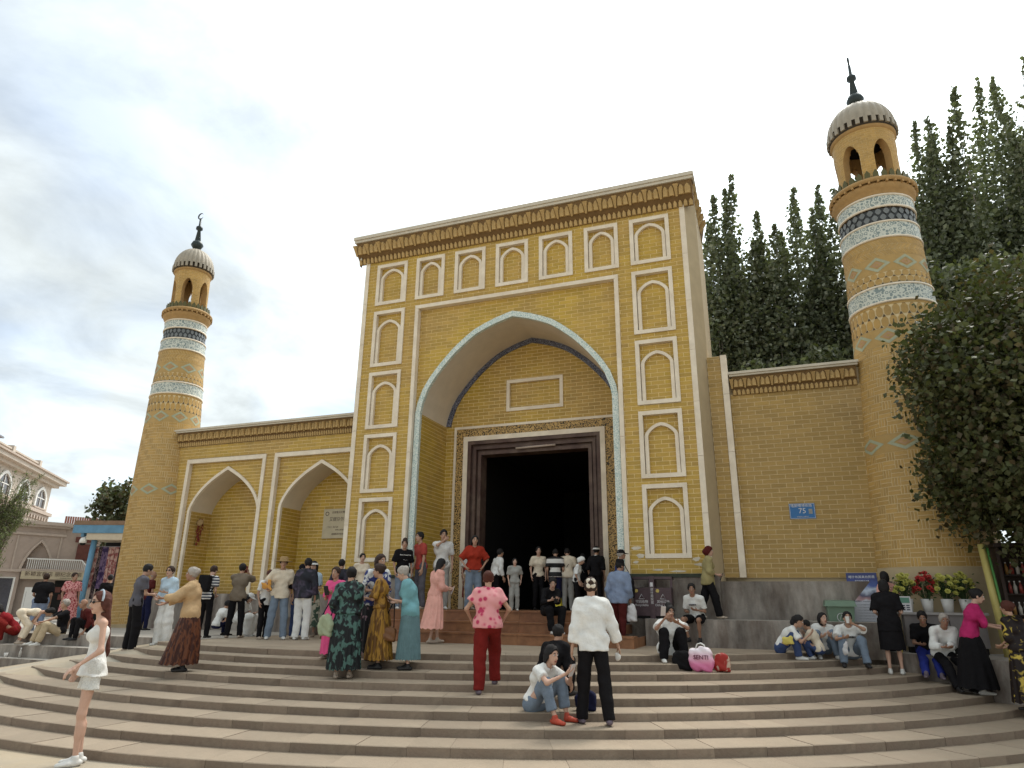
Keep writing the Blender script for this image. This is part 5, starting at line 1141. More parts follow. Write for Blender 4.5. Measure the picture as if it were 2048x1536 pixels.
# --- foreground
r = pp(6, 'young woman in white sleeveless top and white shorts, sunglasses and long auburn hair', (-1.33,-8.83,.046), -100, 1.68, WHITE, ('shorts',KNIT,1.05,.46), ('long','auburn',.52), 0, SHW, dict(hl=(-.22,.20,.98), hr=(.17,.10,.92), el=(-.3,-1,-.2), er=(.5,-.9,-.3), head=(12,4), lean=-2, fl=(-.07,.03,0), fr=(.07,-.03,0), loose=.002, flare=.06, pl=(.2,-.3,-1)), sleeve=0, female=True, h=.0125, bulk=.84, hem=-.10, extra=[('glasses',),('band',C_('headband',170,180,190)),('bracelet',C_('bead_bracelet',205,190,170),(1,))], res_head=.009, neck=.03)
r = pp(48, 'woman from behind in loose white shirt and black trousers with hair clips, walking up', (3.40,-6.09,.334), -8, 1.63, WHITE, ('trousers',BLK,1.25,.97), ('bun','brown'), 1, SHP, dict(hl=(-.27,-.02,.86), hr=(.36,.10,.83), fl=(-.15,.05,0), fr=(.16,-.14,.0), loose=.014, flare=.03, tl=0, tr=0, head=(-6,4)), sleeve=.93, female=True, h=.014, bulk=1.08, hem=-.12, extra=[('bow',C_('bow_cream',210,200,185)),('collar',WHITE)], res_head=.010)
bag('tissue_pack', 'small white paper bundle in the hand of the white shirted woman', r['hr']+Vector((.0,0,-.18)), (.07,.05,.11), WHITE, cat='pack', sag=.2)
r = pp(49, 'woman in white T-shirt, jeans and red shoes seated on the steps', (3.0,-6.16,.334), 128, 1.60, WHITE, ('trousers',JEAN,1.15,.74), ('bob','black'), 0, SHR, sit(.10,.40,.14,hl=(-.04,.16,.58),hr=(.10,.16,.58),head=(-8,8)), sleeve=.32, female=True, h=.014, bulk=1.12, hem=.03, res_head=.010)
phone(r, 'pale phone in the hands of the seated woman in red shoes', m=PHS)
bag('shoulder_bag', 'dark navy bag on the step beside the woman in red shoes', (3.22,-5.78,.43), (.26,.16,.22), NAVY, sag=.2)
pp(50, 'person in black half hidden behind the seated woman in red shoes', (2.78,-5.30,.526), 30, 1.5, BLK, ('trousers',BLK,1.1), ('short','black'), 1, SHB, sit(.19,.36,.12), sleeve=.9, h=.02)
r = pp(37, 'woman from behind in pink floral blouse and red trousers climbing the steps', (1.84,-5.62,.526), -2, 1.55, FLORP, ('trousers',DRED,1.45,.96), ('bun','auburn'), 1, SHP, dict(hl=(-.24,.18,1.0), hr=(.24,.18,1.0), el=(-1,-.6,-.3), er=(1,-.6,-.3), fl=(-.11,-.10,0), fr=(.13,.24,.10), loose=.012, head=(0,10), tl=0, tr=0, flare=.02), sleeve=.30, female=True, h=.014, bulk=1.22, hem=-.06, res_head=.010)
# --- women in long dresses on the left part of the steps
r = pp(25, 'woman from behind in long dark green patterned dress with braided hair', (-.33,-5.68,.622), 8, 1.52, GREEND, ('skirt',GREEND,1.02,.14,.27,.23,22,.014), ('bun','black'), 1, SHN, dict(hl=(-.20,.14,.95), hr=(.05,.30,1.18), loose=.012), sleeve=.8, female=True, h=.016, bulk=1.16, hem=.02, belt=1)
bag('shoulder_bag', 'pale green shoulder bag of the woman in the dark green dress', (-.60,-5.80,1.18), (.30,.12,.30), C_('sage',150,158,130), [r['sl']+Vector((0,0,.07))], rz=-.35, sag=.3, strapm=NAVY)
r = pp(24, 'woman in hot pink blouse half hidden behind the dark green dress', (-.98,-5.06,.814), -150, 1.36, PINK, ('skirt',PINK,.98,.10,.22,.2,12,.01), ('bun','brown'), 1, SHN, dict(hl=(-.05,.26,1.22), hr=(.08,.26,1.22)), sleeve=.5, female=True, bulk=1.15, hem=-.2)
phone(r, 'phone held up by the woman in hot pink')
r = pp(26, 'woman in blue and white patterned dress facing the group of friends', (-.30,-5.00,.814), 152, 1.55, BLUEW, ('skirt',DKP,1.0,.12,.25,.22,14,.012), ('bob','brown'), 1, SHB, dict(hl=(-.10,.25,1.12), hr=(.14,.25,1.12), head=(12,6), loose=.012), sleeve=.6, female=True, bulk=1.2, hem=-.25)
r = pp(27, 'woman in mustard patterned long dress turned left toward her friends', (-.07,-5.18,.718), -78, 1.49, MUST, ('skirt',MUST,1.0,.15,.24,.24,20,.014), ('bun','brown'), 1, SHB, dict(hl=(-.12,.34,1.16), hr=(.12,.34,1.12), head=(4,6)), sleeve=.52, female=True, h=.016, bulk=1.2, hem=.02, extra=[('bracelet',C_('bangle',200,190,170),(1,))])
r = pp(28, 'elderly woman in teal dress with white hair looking at her phone', (.39,-5.12,.718), -82, 1.47, TEALC, ('skirt',TEALS,1.05,.17,.21,.21,26,.010), ('bun','grey'), 0, SHB, dict(hl=(-.05,.30,1.14), hr=(.08,.28,1.10), head=(4,24), hunch=14, loose=.016), sleeve=.56, female=True, h=.016, bulk=1.2, hem=-.10, extra=[('bracelet',C_('white_bangle',215,210,200),(1,))])
phone(r, 'black phone held by the elderly woman in teal', r['hl']+r['dl']*.09)
bag('handbag', 'brown leather handbag hanging from the arm of the woman in teal', r['hr']+Vector((-.06,-.10,-.55)), (.27,.13,.20), mat('brown_leather',(.17,.075,.03),.4,.15,8), [r['hr']+Vector((-.02,-.02,.0))], rz=.3, strapm=BLK)
# --- left group on the platform and ramp
r = pp(9, 'man in grey T-shirt and loose black trousers looking at a phone beside the minaret', (-6.02,-4.28,.718), 72, 1.60, GREYC, ('trousers',BLK,1.35,.98), ('short','black'), 1, SHN, dict(hl=(-.06,.30,1.12), hr=(.08,.32,1.10), head=(0,20)), sleeve=.36, h=.016, hem=-.10)
phone(r, 'white phone in the hand of the man in grey', r['hr']+r['dr']*.1, PHS)
pp(10, 'older man in dark red shirt behind the man in grey', (-9.6,-.8,.905), 60, 1.45, WINE, ('trousers',NAVY,1.1), ('bald','grey'), 2, SHB, dict(hl=(-.05,.2,1.0), hr=(.1,.22,1.0)), sleeve=.36, hem=-.08)
r = pp(11, 'woman in pale blue sweatshirt and wide white trousers with sunglasses', (-5.66,-3.87,.814), -135, 1.47, SKYB, ('trousers',WHITE,1.7,.97), ('bun','brown'), 0, SHW, dict(hl=(-.10,.22,1.15), hr=(.10,.22,1.02), head=(10,-6), loose=.014, flare=.02), sleeve=.9, female=True, h=.017, bulk=1.05, hem=-.06, extra=[('glasses',)])
r = pp(12, 'elderly woman in beige cardigan and long brown patterned skirt', (-3.02,-5.91,.622), -80, 1.52, BEIGE, ('skirt',BRSK,.98,.12,.25,.30,16,.014), ('bun','grey'), 2, SHB, dict(hl=(-.14,.46,1.20), hr=(.02,.44,1.12), er=(.6,-.8,-.3), hunch=10, loose=.016, sway=(0,.08), lean=-2), sleeve=.92, female=True, h=.015, bulk=1.2, hem=-.22)
r = pp(13, 'young man in striped shirt with black shoulder bag, seen from behind', (-5.66,-2.87,.91), 35, 1.45, NSTRIPE, ('trousers',BLK,1.0,.98), ('short','brown'), 0, SHB, dict(hl=(-.06,.22,1.0), hr=(.08,.24,1.0), head=(0,22)), sleeve=.36, extra=[('pack',BLK)])
r = pp(14, 'man from behind in taupe T-shirt and black trousers taking a photo', (-5.15,-2.54,.91), 20, 1.50, TAUPE, ('trousers',BLK,1.15,.98), ('short','black'), 1, SHN, dict(PHO, fl=(-.16,0,0), fr=(.16,0,0), loose=.012), sleeve=.40, hem=-.12)
phone(r, 'phone raised by the man in the taupe T-shirt', m=C_('phone_red',100,40,36))
pp(15, 'child in white T-shirt seated by the plinth behind the photographing man', (-6.1,-1.75,.91), 60, 1.25, WHITE, ('trousers',NAVY,1.1,.9), ('short','black'), 1, SHB, sit(.22,.30,.1,hl=(-.05,.1,.5),hr=(.08,.1,.5),head=(0,15)), sleeve=.36)
pp(16, 'seated woman with black and white cap and long white skirt', (-5.45,-1.75,.91), 120, 1.35, WHITE, ('trousers',WHITE,2.1,.96), ('long','black',.2), 0, SHW, sit(.36,.36,.08,hl=(-.05,.12,.62),hr=(.08,.1,.6),head=(0,25)), sleeve=.36, female=True, extra=[('cap',WHITE)])
pp(17, 'boy with reddish hair in white print T-shirt and black trousers', (-4.42,-2.54,.91), 150, 1.36, WHITE, ('trousers',BLK,1.1,.98), ('short','auburn'), 1, SHN, dict(hl=(-.2,.08,.85)), sleeve=.40, hem=-.12, extra=[('print',GREYC,'O',.0,.12)])
r = pp(18, 'man facing the camera in white T-shirt and pale jeans with straw hat', (-4.06,-2.55,.91), 178, 1.60, CREAM, ('trousers',JEAN,1.25,.98), ('short','black'), 1, SHW, dict(fl=(-.15,.08,0), fr=(.18,-.02,0), hl=(-.28,.05,.92), hr=(.28,.1,1.06), loose=.012), sleeve=.42, hem=-.10, h=.016, extra=[('hat',C_('straw',150,122,84))])
bag('hand_fan', 'orange round fan held by the man with the straw hat', r['hr']+Vector((.02,-.06,-.02)), (.17,.03,.17), C_('orange',196,140,70), cat='fan')
pp(19, 'person in black with dark cap behind the man in the straw hat', (-4.05,-1.95,.91), 160, 1.50, BLK, ('trousers',JEANB,1.1,.97), ('short','black'), 1, SHN, {}, sleeve=.5, extra=[('cap',BLK)])
r = pp(20, 'man from behind in dark tie-dye jacket and white trousers', (-3.55,-2.45,.91), 25, 1.60, TIED, ('trousers',WHITE,1.3,.97), ('short','black'), 1, SHW, dict(head=(30,10), loose=.016, flare=.02, hl=(-.2,.12,.9)), sleeve=.9, h=.016, bulk=1.08, hem=-.10)
pp(21, 'woman with white visor, blue top and long cream and green dress', (-4.15,-1.35,.91), -160, 1.60, SKYB, ('skirt',GRNW,.98,.22,.22,.2,14,.012), ('long','black',.25), 0, SHN, dict(hl=(-.1,.22,1.0), hr=(.12,.22,1.05)), sleeve=.45, female=True, hem=.0, extra=[('visor',WHITE),('strap',CREAM,1)])
pp(22, 'man in dark jacket and navy trousers on the left end of the wooden stairs', (-3.3,-1.62,1.11), 30, 1.42, TIED, ('trousers',NAVY,1.1,.97), ('short','black'), 1, SHW, dict(loose=.012), sleeve=.9)
pp(23, 'woman with short dark hair standing behind on the wooden stairs', (-3.0,-1.25,1.31), 170, 1.36, CREAM, ('trousers',BLK), ('short','black'), 0, SHB, {}, sleeve=.5, female=True)
# --- far left terrace
r = pp(1, 'woman in long red dress crouched at the left edge of the terrace', (-10.75,-3.55,.69), -95, 1.55, C_('crimson',128,28,34), ('trousers',DRED,2.1,.9), ('bob','black'), 1, SHN, sit(.22,.30,.1,lean=30,hl=(-.05,.2,.55),hr=(.08,.2,.55),head=(0,25)), sleeve=.8, female=True, bulk=1.15)
pp(2, 'broad man from behind in black T-shirt and pale jeans', (-11.3,-2.35,.80), 10, 1.44, BLK, ('trousers',BLUEG,1.2,.97), ('short','brown'), 2, SHB, dict(hl=(-.12,.18,1.0), loose=.012), sleeve=.42, bulk=1.25, hem=-.08)
pp(3, 'woman in white top and trousers bending forward over the terrace step', (-10.15,-3.50,.69), 85, 1.40, CREAM, ('trousers',CREAM,1.35,.72), ('bob','black'), 1, SHN, dict(lean=82, pelvis=(0,-.06,.82), hl=(-.12,.42,.42), hr=(.12,.42,.42), head=(0,70), hunch=12, fl=(-.09,0,0), fr=(.09,.02,0)), sleeve=.0, female=True, bulk=.95)
pp(4, 'woman in red gingham dress standing behind the seated man', (-11.7,-1.3,.80), 168, 1.50, GING, ('skirt',GING,1.02,.40,.26,.22,10,.008), ('bun','brown'), 1, SHN, dict(head=(20,0), loose=.012, hl=(-.24,.05,.85)), sleeve=.38, female=True, bulk=1.18, hem=-.05)
r = pp(5, 'seated man in black T-shirt and khaki trousers with sneakers', (-9.45,-3.62,.69), -105, 1.50, BLK, ('trousers',KHAKI,1.3,.88), ('short','grey'), 1, SHW, sit(.22,.50,.17,lean=-6,hunch=8,hl=(-.12,-.02,.55),hr=(.12,-.05,.52),head=(0,-4)), sleeve=.38, bulk=1.12, extra=[('print',WHITE,'ALE',.02,.09)])
pp(64, 'grey haired man seated behind the man in khaki trousers', (-8.75,-3.3,.80), -110, 1.45, WINE, ('trousers',BLK), ('bald','grey'), 2, SHB, sit(.2,.35,.1), sleeve=.8)
pp(7, 'man from behind in black shirt under the blue stall canopy', (-13.3,1.1,.76), 5, 1.60, BLK, ('trousers',GREYC), ('short','black'), 1, SHB, {}, sleeve=.5, bulk=1.15)
pp(8, 'man in lilac grey shirt and beige trousers with a blue bag, left of the minaret', (-13.97,2.24,.67), 15, 1.60, LILAC, ('trousers',KHAKI,1.15,.97), ('short','brown'), 1, SHN, {}, sleeve=.5, extra=[('strap',NAVY,1)])
bag('shoulder_bag', 'blue shoulder bag of the man in lilac grey', (-13.66,1.85,1.32), (.2,.12,.34), NAVY)
# --- at the doorway
r = pp(29, 'person with top bun in black print T-shirt and jeans by the arch edge', (-2.17,-.9,1.51), 160, 1.47, BLK, ('trousers',JEAN,1.2,.97), ('topbun','brown'), 1, SHW, dict(head=(-25,0), loose=.014), sleeve=.45, bulk=1.12, hem=-.08, extra=[('print',WHITE,'Have I Coved Out',.07,.04),('print',WHITE,'~ . -',-.05,.06)])
pp(30, 'young man in coral polo shirt and grey trousers turned left', (-1.86,-.6,1.51), -120, 1.66, CORAL, ('trousers',GREYC,1.1,.97), ('short','black'), 1, SHN, dict(hl=(-.2,.1,.85)), sleeve=.38, hem=-.08)
r = pp(31, 'man in white T-shirt with one hand raised to his face', (-1.45,-.4,1.51), 172, 1.72, WHITE, ('trousers',LGREY,1.1,.97), ('short','black'), 1, SHW, dict(hr=(-.02,.22,1.50), er=(.8,.4,-.6), head=(0,6), pr=(0,-1,0)), sleeve=.42, hem=-.08, bulk=1.1)
r = pp(32, 'woman with long black hair in blush pink dress walking right on the platform', (-.71,-2.14,.91), 62, 1.58, BLUSH, ('skirt',BLUSH,1.05,.30,.30,.22,12,.016), ('long','black',.34), 0, SHN, dict(hl=(.0,.30,1.12), hr=(.10,.28,1.08), fl=(-.08,.14,0), fr=(.08,-.12,0), sway=(.12,-.12), head=(0,18), loose=.012), sleeve=.85, female=True, h=.016, hem=-.02)
phone(r, 'white phone of the woman in blush pink', r['hr']+r['dr']*.09, PHS)
pp(33, 'girl in dark red dress beside the door frame', (-1.2,.5,1.51), 170, 1.14, DRED, ('skirt',DRED,1.0,.4,.2,.2,8,.01), ('short','black'), 1, SHB, {}, sleeve=.4, female=True)
r = pp(34, 'woman in red blouse and pale jeans with hands on hips', (-.45,-.9,1.51), 172, 1.52, RED, ('trousers',JEAN,1.35,.97), ('bob','black'), 1, SHW, dict(hl=(-.20,.10,.98), hr=(.20,.10,.98), el=(-1.2,-.4,0), er=(1.2,-.4,0), loose=.014, fl=(-.12,0,0), fr=(.13,.02,0)), sleeve=.5, female=True, h=.016, bulk=1.15, hem=-.04)
pp(35, 'man in white T-shirt and beige trousers half hidden behind the red blouse', (-1.1,.35,1.51), 160, 1.36, WHITE, ('trousers',KHAKI,1.1,.97), ('short','black'), 1, SHN, {}, sleeve=.4)
pp(36, 'person in white shirt leaning at the right of the red blouse', (-.55,.55,1.51), 60, 1.38, WHITE, ('trousers',BLK,1.1), ('short','black'), 1, SHB, dict(lean=12), sleeve=.9)
pp(38, 'woman in white blouse standing behind the girl in grey', (.20,1.5,1.51), 172, 1.46, CREAM, ('trousers',BLK), ('bun','black'), 0, SHB, {}, sleeve=.4, female=True)
pp(39, 'girl in grey T-shirt and pale trousers at the doorway', (.40,-.7,1.51), 172, 1.05, LGREY, ('trousers',LGREY,1.25,.97), ('bob','black'), 0, SHW, dict(hl=(-.22,.05,.95), hr=(.2,.1,.9), loose=.014), sleeve=.42, h=.016)
pp(40, 'man from behind in black and white striped T-shirt and dark trousers', (.66,1.4,1.51), 4, 1.42, STRIPE, ('trousers',NAVY,1.15,.97), ('short','black'), 1, SHB, dict(head=(0,35), loose=.012), sleeve=.40, bulk=1.12, hem=-.06)
pp(41, 'man from behind in cream T-shirt and light grey trousers with black bag strap', (.92,1.55,1.51), -2, 1.44, CREAM, ('trousers',LGREY,1.2,.97), ('short','black'), 1, SHW, dict(head=(0,35), loose=.012), sleeve=.40, bulk=1.05, hem=-.08, extra=[('strap',BLK,1)])
pp(42, 'woman in black with thin strap in the dark doorway', (1.12,2.2,1.51), 10, 1.34, BLK, ('trousers',BLK,1.1), ('bob','black'), 1, SHB, {}, sleeve=.35, female=True, extra=[('strap',LGREY,-1)])
pp(43, 'person in black with white cap at the right door jamb', (1.72,1.1,1.51), 20, 1.42, BLK, ('trousers',BLK,1.1), ('short','black'), 1, SHB, {}, sleeve=.6, bulk=1.1, extra=[('visor',WHITE),('collar',WHITE)])
pp(45, 'woman with white head cloth looking down at the doorway', (1.52,.1,1.51), 100, 1.14, WHITE, ('trousers',BLK), ('scarf',WHITE), 1, SHB, dict(head=(0,30),hunch=16), sleeve=.5, female=True)
r = pp(44, 'woman in black seated on the wooden stairs looking at her phone', (1.58,-1.62,1.11), 158, 1.52, BLK, ('trousers',BLK,1.3,.92), ('bun','black'), 0, SHW, sit(.38,.42,.10,hl=(.02,.14,.70),hr=(.14,.12,.70),head=(-18,26)), sleeve=.8, female=True)
phone(r, 'phone of the woman in black on the wooden stairs')
# --- right of the stairs
r = pp(46, 'elderly man in pale blue shirt and black cap carrying a plastic bag', (2.70,-1.16,.91), 25, 1.57, BLUEG, ('trousers',WINE,1.1,.97), ('short','black'), 2, SHN, dict(hr=(.20,.12,.92), fl=(-.08,.20,0), fr=(.10,-.16,0), loose=.014, head=(-25,8)), sleeve=.9, h=.016, bulk=1.12, hem=-.12, extra=[('doppa',BLK)])
bag('plastic_bag', 'translucent plastic bag with fruit carried by the man in pale blue', r['hr']+Vector((.03,-.05,-.40)), (.20,.16,.32), mat('clear_plastic',(.55,.53,.52),.3,.2,12), cat='bag', sag=.6)
r = pp(47, 'man with dark peaked cap and blue jacket walking right', (2.60,-.62,1.31), 78, 1.40, C_('denim_blue',52,64,112), ('trousers',BLK,1.1), ('short','grey'), 2, SHB, {}, sleeve=.9, extra=[('cap',BLK)])
bag('shoulder_bag', 'black rounded bag of the man in the peaked cap', (2.83,-.86,1.78), (.26,.14,.36), BLK, [r['sr']+Vector((0,0,.06))], sag=.2)
r = pp(51, 'woman in white blouse and black trousers seated with a phone at her ear', (3.96,-3.20,.814), 165, 1.52, WHITE, ('trousers',BLK,1.35,.95), ('topbun','black'), 2, SHW, sit(.10,.34,.20,lean=8,hunch=10,hl=(-.06,.14,.66),hr=(.15,.08,.74),er=(.9,.6,-.7),head=(10,4),loose=.012,pr=(-1,0,0)), sleeve=.40, female=True, h=.016, bulk=1.18, hem=-.08)
phone(r, 'pale phone at the face of the seated woman in the white blouse', r['hr']+Vector((-.02,-.03,.10)), PHS)
r = pp(52, 'man in white T-shirt and dark shorts seated on the concrete ledge', (4.02,-.80,1.0), -160, 1.50, WHITE, ('shorts',BLK,1.1,.75), ('short','black'), 2, SHB, sit(.40,.25,.12,lean=12,hl=(-.1,.05,.66),hr=(.12,.05,.62),head=(20,10)), sleeve=.42, extra=[('print',GREYC,'SPORTIVE',.03,.035)])
r = pp(53, 'woman in olive shirt and dark headscarf walking right along the ledge', (4.30,-.42,1.40), 82, 1.36, OLIVE, ('trousers',BLK,1.5,.97), ('scarf',WINE), 0, SHN, dict(hl=(-.10,.26,1.06), hr=(.12,.24,1.04), fl=(-.08,-.24,.03), fr=(.08,.22,0), loose=.014, flare=.02), sleeve=.8, female=True, bulk=1.15, hem=-.16)
phone(r, 'phone held low by the woman in the olive shirt', r['hr']+r['dr']*.08)
# --- seated group on the right
r = pp(54, 'woman with ponytail in white T-shirt and jeans squatting beside a child', (5.76,-1.55,.814), 95, 1.42, WHITE, ('trousers',JEANB,1.25,.92), ('pony','black'), 1, SHW, sit(.12,.32,.12,lean=26,hl=(-.10,.25,.48),hr=(.08,.26,.48),head=(0,22)), sleeve=.42, female=True, h=.017, bulk=1.08, hem=.0)
bag('shoulder_bag', 'small yellow bag at the side of the squatting woman', (5.62,-1.78,1.05), (.16,.08,.14), C_('yellow_bag',200,182,96), sag=.2)
pp(55, 'child in white hugged by the squatting woman', (6.0,-1.36,.814), -70, 1.12, CREAM, ('trousers',JEANB,1.1,.92), ('short','black'), 1, SHW, sit(.15,.18,.09,lean=12,hl=(-.1,.2,.6),hr=(.1,.2,.6),head=(0,16)), sleeve=.36)
pp(56, 'young woman in white T-shirt and grey jeans seated looking right', (6.24,-1.18,.814), 165, 1.40, WHITE, ('trousers',JEAN,1.25,.92), ('long','black',.14), 0, SHW, sit(.10,.34,.18,lean=12,hl=(-.06,.10,.46),hr=(.12,.10,.44),head=(22,0),loose=.014), sleeve=.48, female=True, h=.017, bulk=1.05, hem=.0)
r = pp(57, 'young man in white print T-shirt seated and drinking from a cup', (6.62,-1.45,.718), 172, 1.52, WHITE, ('trousers',JEAN,1.2,.92), ('short','black'), 1, SHB, sit(.14,.45,.20,lean=6,hl=(-.02,.02,.78),hr=(.16,.10,.52),el=(-1,.4,-.4),head=(0,-6),loose=.012,pl=(.3,-.6,.5)), sleeve=.42, h=.017, extra=[('print',BLK,'FASHION',.02,.045)])
mb = MB(); mb.lathe([(.022,0),(.034,.10),(.034,.104),(.0,.104)], 14); mb.build('paper_cup', WHITE, None, 'white cup at the mouth of the seated young man', 'cup', loc=tuple(r['hl']+r['dl']*.07+Vector((0,-.02,-.03))))
bag('plastic_bag', 'small clear drink bag hanging from the hand of the drinking young man', r['hr']+Vector((0,-.04,-.27)), (.09,.07,.20), mat('clear_plastic',(.55,.53,.52),.3,.2,12), sag=.4)
pp(58, 'woman from behind in knee length black dress with white collar', (7.22,-1.25,.622), 2, 1.48, BLK, ('skirt',BLK,1.05,.44,.22,.2,7,.006), ('bob','black'), 0, SHW, dict(hl=(-.14,.2,1.02), hr=(.16,.2,1.02), loose=.02, flare=.03), sleeve=.48, female=True, h=.016, bulk=1.1, hem=-.2, extra=[('collar',WHITE)])
pp(59, 'woman in light pink behind the woman in the black dress', (7.42,-.2,.92), -30, 1.36, BLUSH, ('trousers',BLK), ('bob','black'), 0, SHB, {}, sleeve=.5, female=True)
pp(60, 'man in black polo and royal blue jeans seated on the terrace edge', (7.70,-1.42,.57), 178, 1.50, BLK, ('trousers',JEANR,1.2,.92), ('short','black'), 2, SHP, sit(.40,.80,.15,lean=16,fr=(.10,.06,.0),hl=(-.12,-.36,.60),hr=(.10,-.34,.60),head=(0,18)), sleeve=.42, h=.017, bulk=1.12)
pp(61, 'elderly man in white shirt and black trousers seated on the terrace edge', (8.06,-1.66,.45), 155, 1.50, WHITE, ('trousers',BLK,1.2,.95), ('short','grey'), 2, SHB, sit(.50,.62,.12,lean=16,hl=(.05,-.14,.72),hr=(.14,-.14,.72),head=(-10,16),loose=.012), sleeve=.85, h=.017)
r = pp(62, 'woman in magenta top and long black skirt reaching to the right', (8.24,-1.70,.43), 78, 1.54, MAG, ('skirt',BLK,1.0,.10,.30,.30,10,.01), ('bun','black'), 0, SHW, dict(hl=(.0,.46,1.10), hr=(.10,.44,1.06), lean=14, head=(-8,16), sway=(.05,-.02)), sleeve=.55, female=True, h=.016, bulk=1.12, hem=-.10)
pp(63, 'woman in black dress with yellow flowers at the right edge', (8.62,-2.62,.34), -60, 1.42, YELF, ('skirt',YELF,1.0,.12,.27,.25,12,.014), ('bun','auburn'), 1, SHB, dict(hl=(-.1,.24,1.0), hr=(.12,.24,1.0), loose=.014), sleeve=.6, female=True, bulk=1.2)
# ================================================================== street furniture, goods and small things
BINM = mat('plum_brown_metal', (.085,.055,.06), .45, .2, 6, metal=.3); BINT = mat('sign_white_print', (.62,.6,.6), .6, 0); YELD = mat('yellow_disc', (.55,.42,.12), .5, 0)
t = thing('litter_bin', 'plum brown twin litter bin with white recycling signs on the ledge', 'bin', (3.22,-.32,1.40))
for x in (-.21,.21):
    mb = MB(); mb.box(x-.165,x+.165,-.14,.14,.05,.58); bx = mb.build('bin_box', BINM, t)
    mb = MB(); mb.tube([(x-.10,-.145,.52),(x-.10,-.15,.52)], .035, 12); mb.build('disc', YELD, bx)
    mb = MB(); mb.tube([(x+a*.055,-.145,.40+b*.055) for a,b in ((-1,-.6),(1,-.6),(0,1),(-1,-.6))], .006, 5); mb.build('recycling_symbol', BINT, bx)
    text('bin_lettering', '可回收物\nRecyclable\n' if x < 0 else '其他垃圾\nOther waste\n', .062, BINT, bx, front(x,-.142,.25))
    mb = MB(); mb.box(x-.15,x+.15,-.12,.12,0,.05); mb.build('bin_foot', BLACK, t)
mb = MB(); mb.box(-.05,.05,-.16,.14,0,.80); c = mb.build('centre_panel', BINM, t); text('bin_lettering', '请\n分\n类\n投\n放', .062, BINT, c, front(0,-.163,.42))
mb = MB(); mb.box(-.028,.028,-.168,-.161,.60,.68); mb.build('pictogram', BINT, c)
mb = MB(); mb.box(-.40,.40,-.15,.15,.74,.79); mb.build('bin_roof', BINM, t)
for x in (-.38,.38): mb = MB(); mb.box(x-.02,x+.02,-.12,-.08,.58,.74); mb.build('roof_post', BINM, t)
# pink bag, black bag and red bag beside the seated woman
PKB = bpy.data.materials.new('pink_ombre_bag'); PKB.use_nodes = True; nt_ = PKB.node_tree; b_ = nt_.nodes['Principled BSDF']; tc_ = nt_.nodes.new('ShaderNodeTexCoord'); sx_ = nt_.nodes.new('ShaderNodeSeparateXYZ'); rp_ = nt_.nodes.new('ShaderNodeValToRGB'); nt_.links.new(tc_.outputs['Object'], sx_.inputs[0]); nt_.links.new(sx_.outputs[2], rp_.inputs[0]); nt_.links.new(rp_.outputs[0], b_.inputs['Base Color'])
e_ = rp_.color_ramp.elements; e_[0].position = .10; e_[0].color = (*srgb(214,118,160),1); e_[1].position = .30; e_[1].color = (*srgb(226,214,218),1); b_.inputs['Roughness'].default_value = .45
t = bag('shopping_bag', 'pink and white shopping bag lettered SENTI on the step', (4.38,-3.42,.722), (.36,.16,.34), PKB, sag=.12)
text('bag_lettering', 'SENTI', .085, mat('plum_print',(.16,.03,.07),.6,0), t, Matrix.Translation((0,-.073,.20)) @ Matrix.Rotation(math.pi/2,4,'X'), extrude=.014)
for s in (-1,1): mb = MB(); mb.tube([(-.08,s*.02,.31),(-.05,s*.03,.38),(.0,s*.03,.395),(.05,s*.03,.37),(.07,s*.02,.31)], .008, 6); mb.build('handle', WHITE, t)
bag('handbag', 'black handbag between the seated woman and the pink bag', (4.10,-3.36,.722), (.30,.16,.28), BLK, sag=.15)
bag('plastic_bag', 'red and clear plastic bag behind the pink shopping bag', (4.66,-3.30,.722), (.26,.20,.26), pattern('red_clear_plastic', lin(150,40,32), lin(190,170,150), 7, .55, kind='noise'), sag=.7)
# green wheelie bin
GRB = mat('green_plastic', (.16,.23,.16), .5, .1, 6); t = thing('wheelie_bin', 'pale green plastic wheelie bin behind the seated group', 'bin', (6.60,.02,.922))
mb = MB(); mb.prism([(-.17,-.17,.05),(.17,-.17,.05),(.17,.2,.05),(-.17,.2,.05)],[(-.23,-.25,.74),(.23,-.25,.74),(.23,.25,.74),(-.23,.25,.74)]); bb = mb.build('bin_body', GRB, t)
mb = MB(); mb.prism([(-.27,-.30,.74),(.27,-.30,.74),(.27,.28,.74),(-.27,.28,.74)],[(-.24,-.26,.84),(.24,-.26,.84),(.24,.26,.86),(-.24,.26,.86)]); mb.build('lid', GRB, t)
mb = MB(); mb.tube([(.075*math.cos(q),-.243,.55+.075*math.sin(q)) for q in [2*math.pi*k/20 for k in range(21)]], .006, 5); mb.tube([(-.03,-.243,.51),(0,-.246,.60),(.03,-.243,.51)], .005, 5); mb.build('recycling_symbol', BINT, bb)
for x in (-.17,.17): mb = MB(); mb.tube([(x-.02,.2,.06),(x+.02,.2,.06)], .06, 14); mb.build('wheel', BLACK, t)
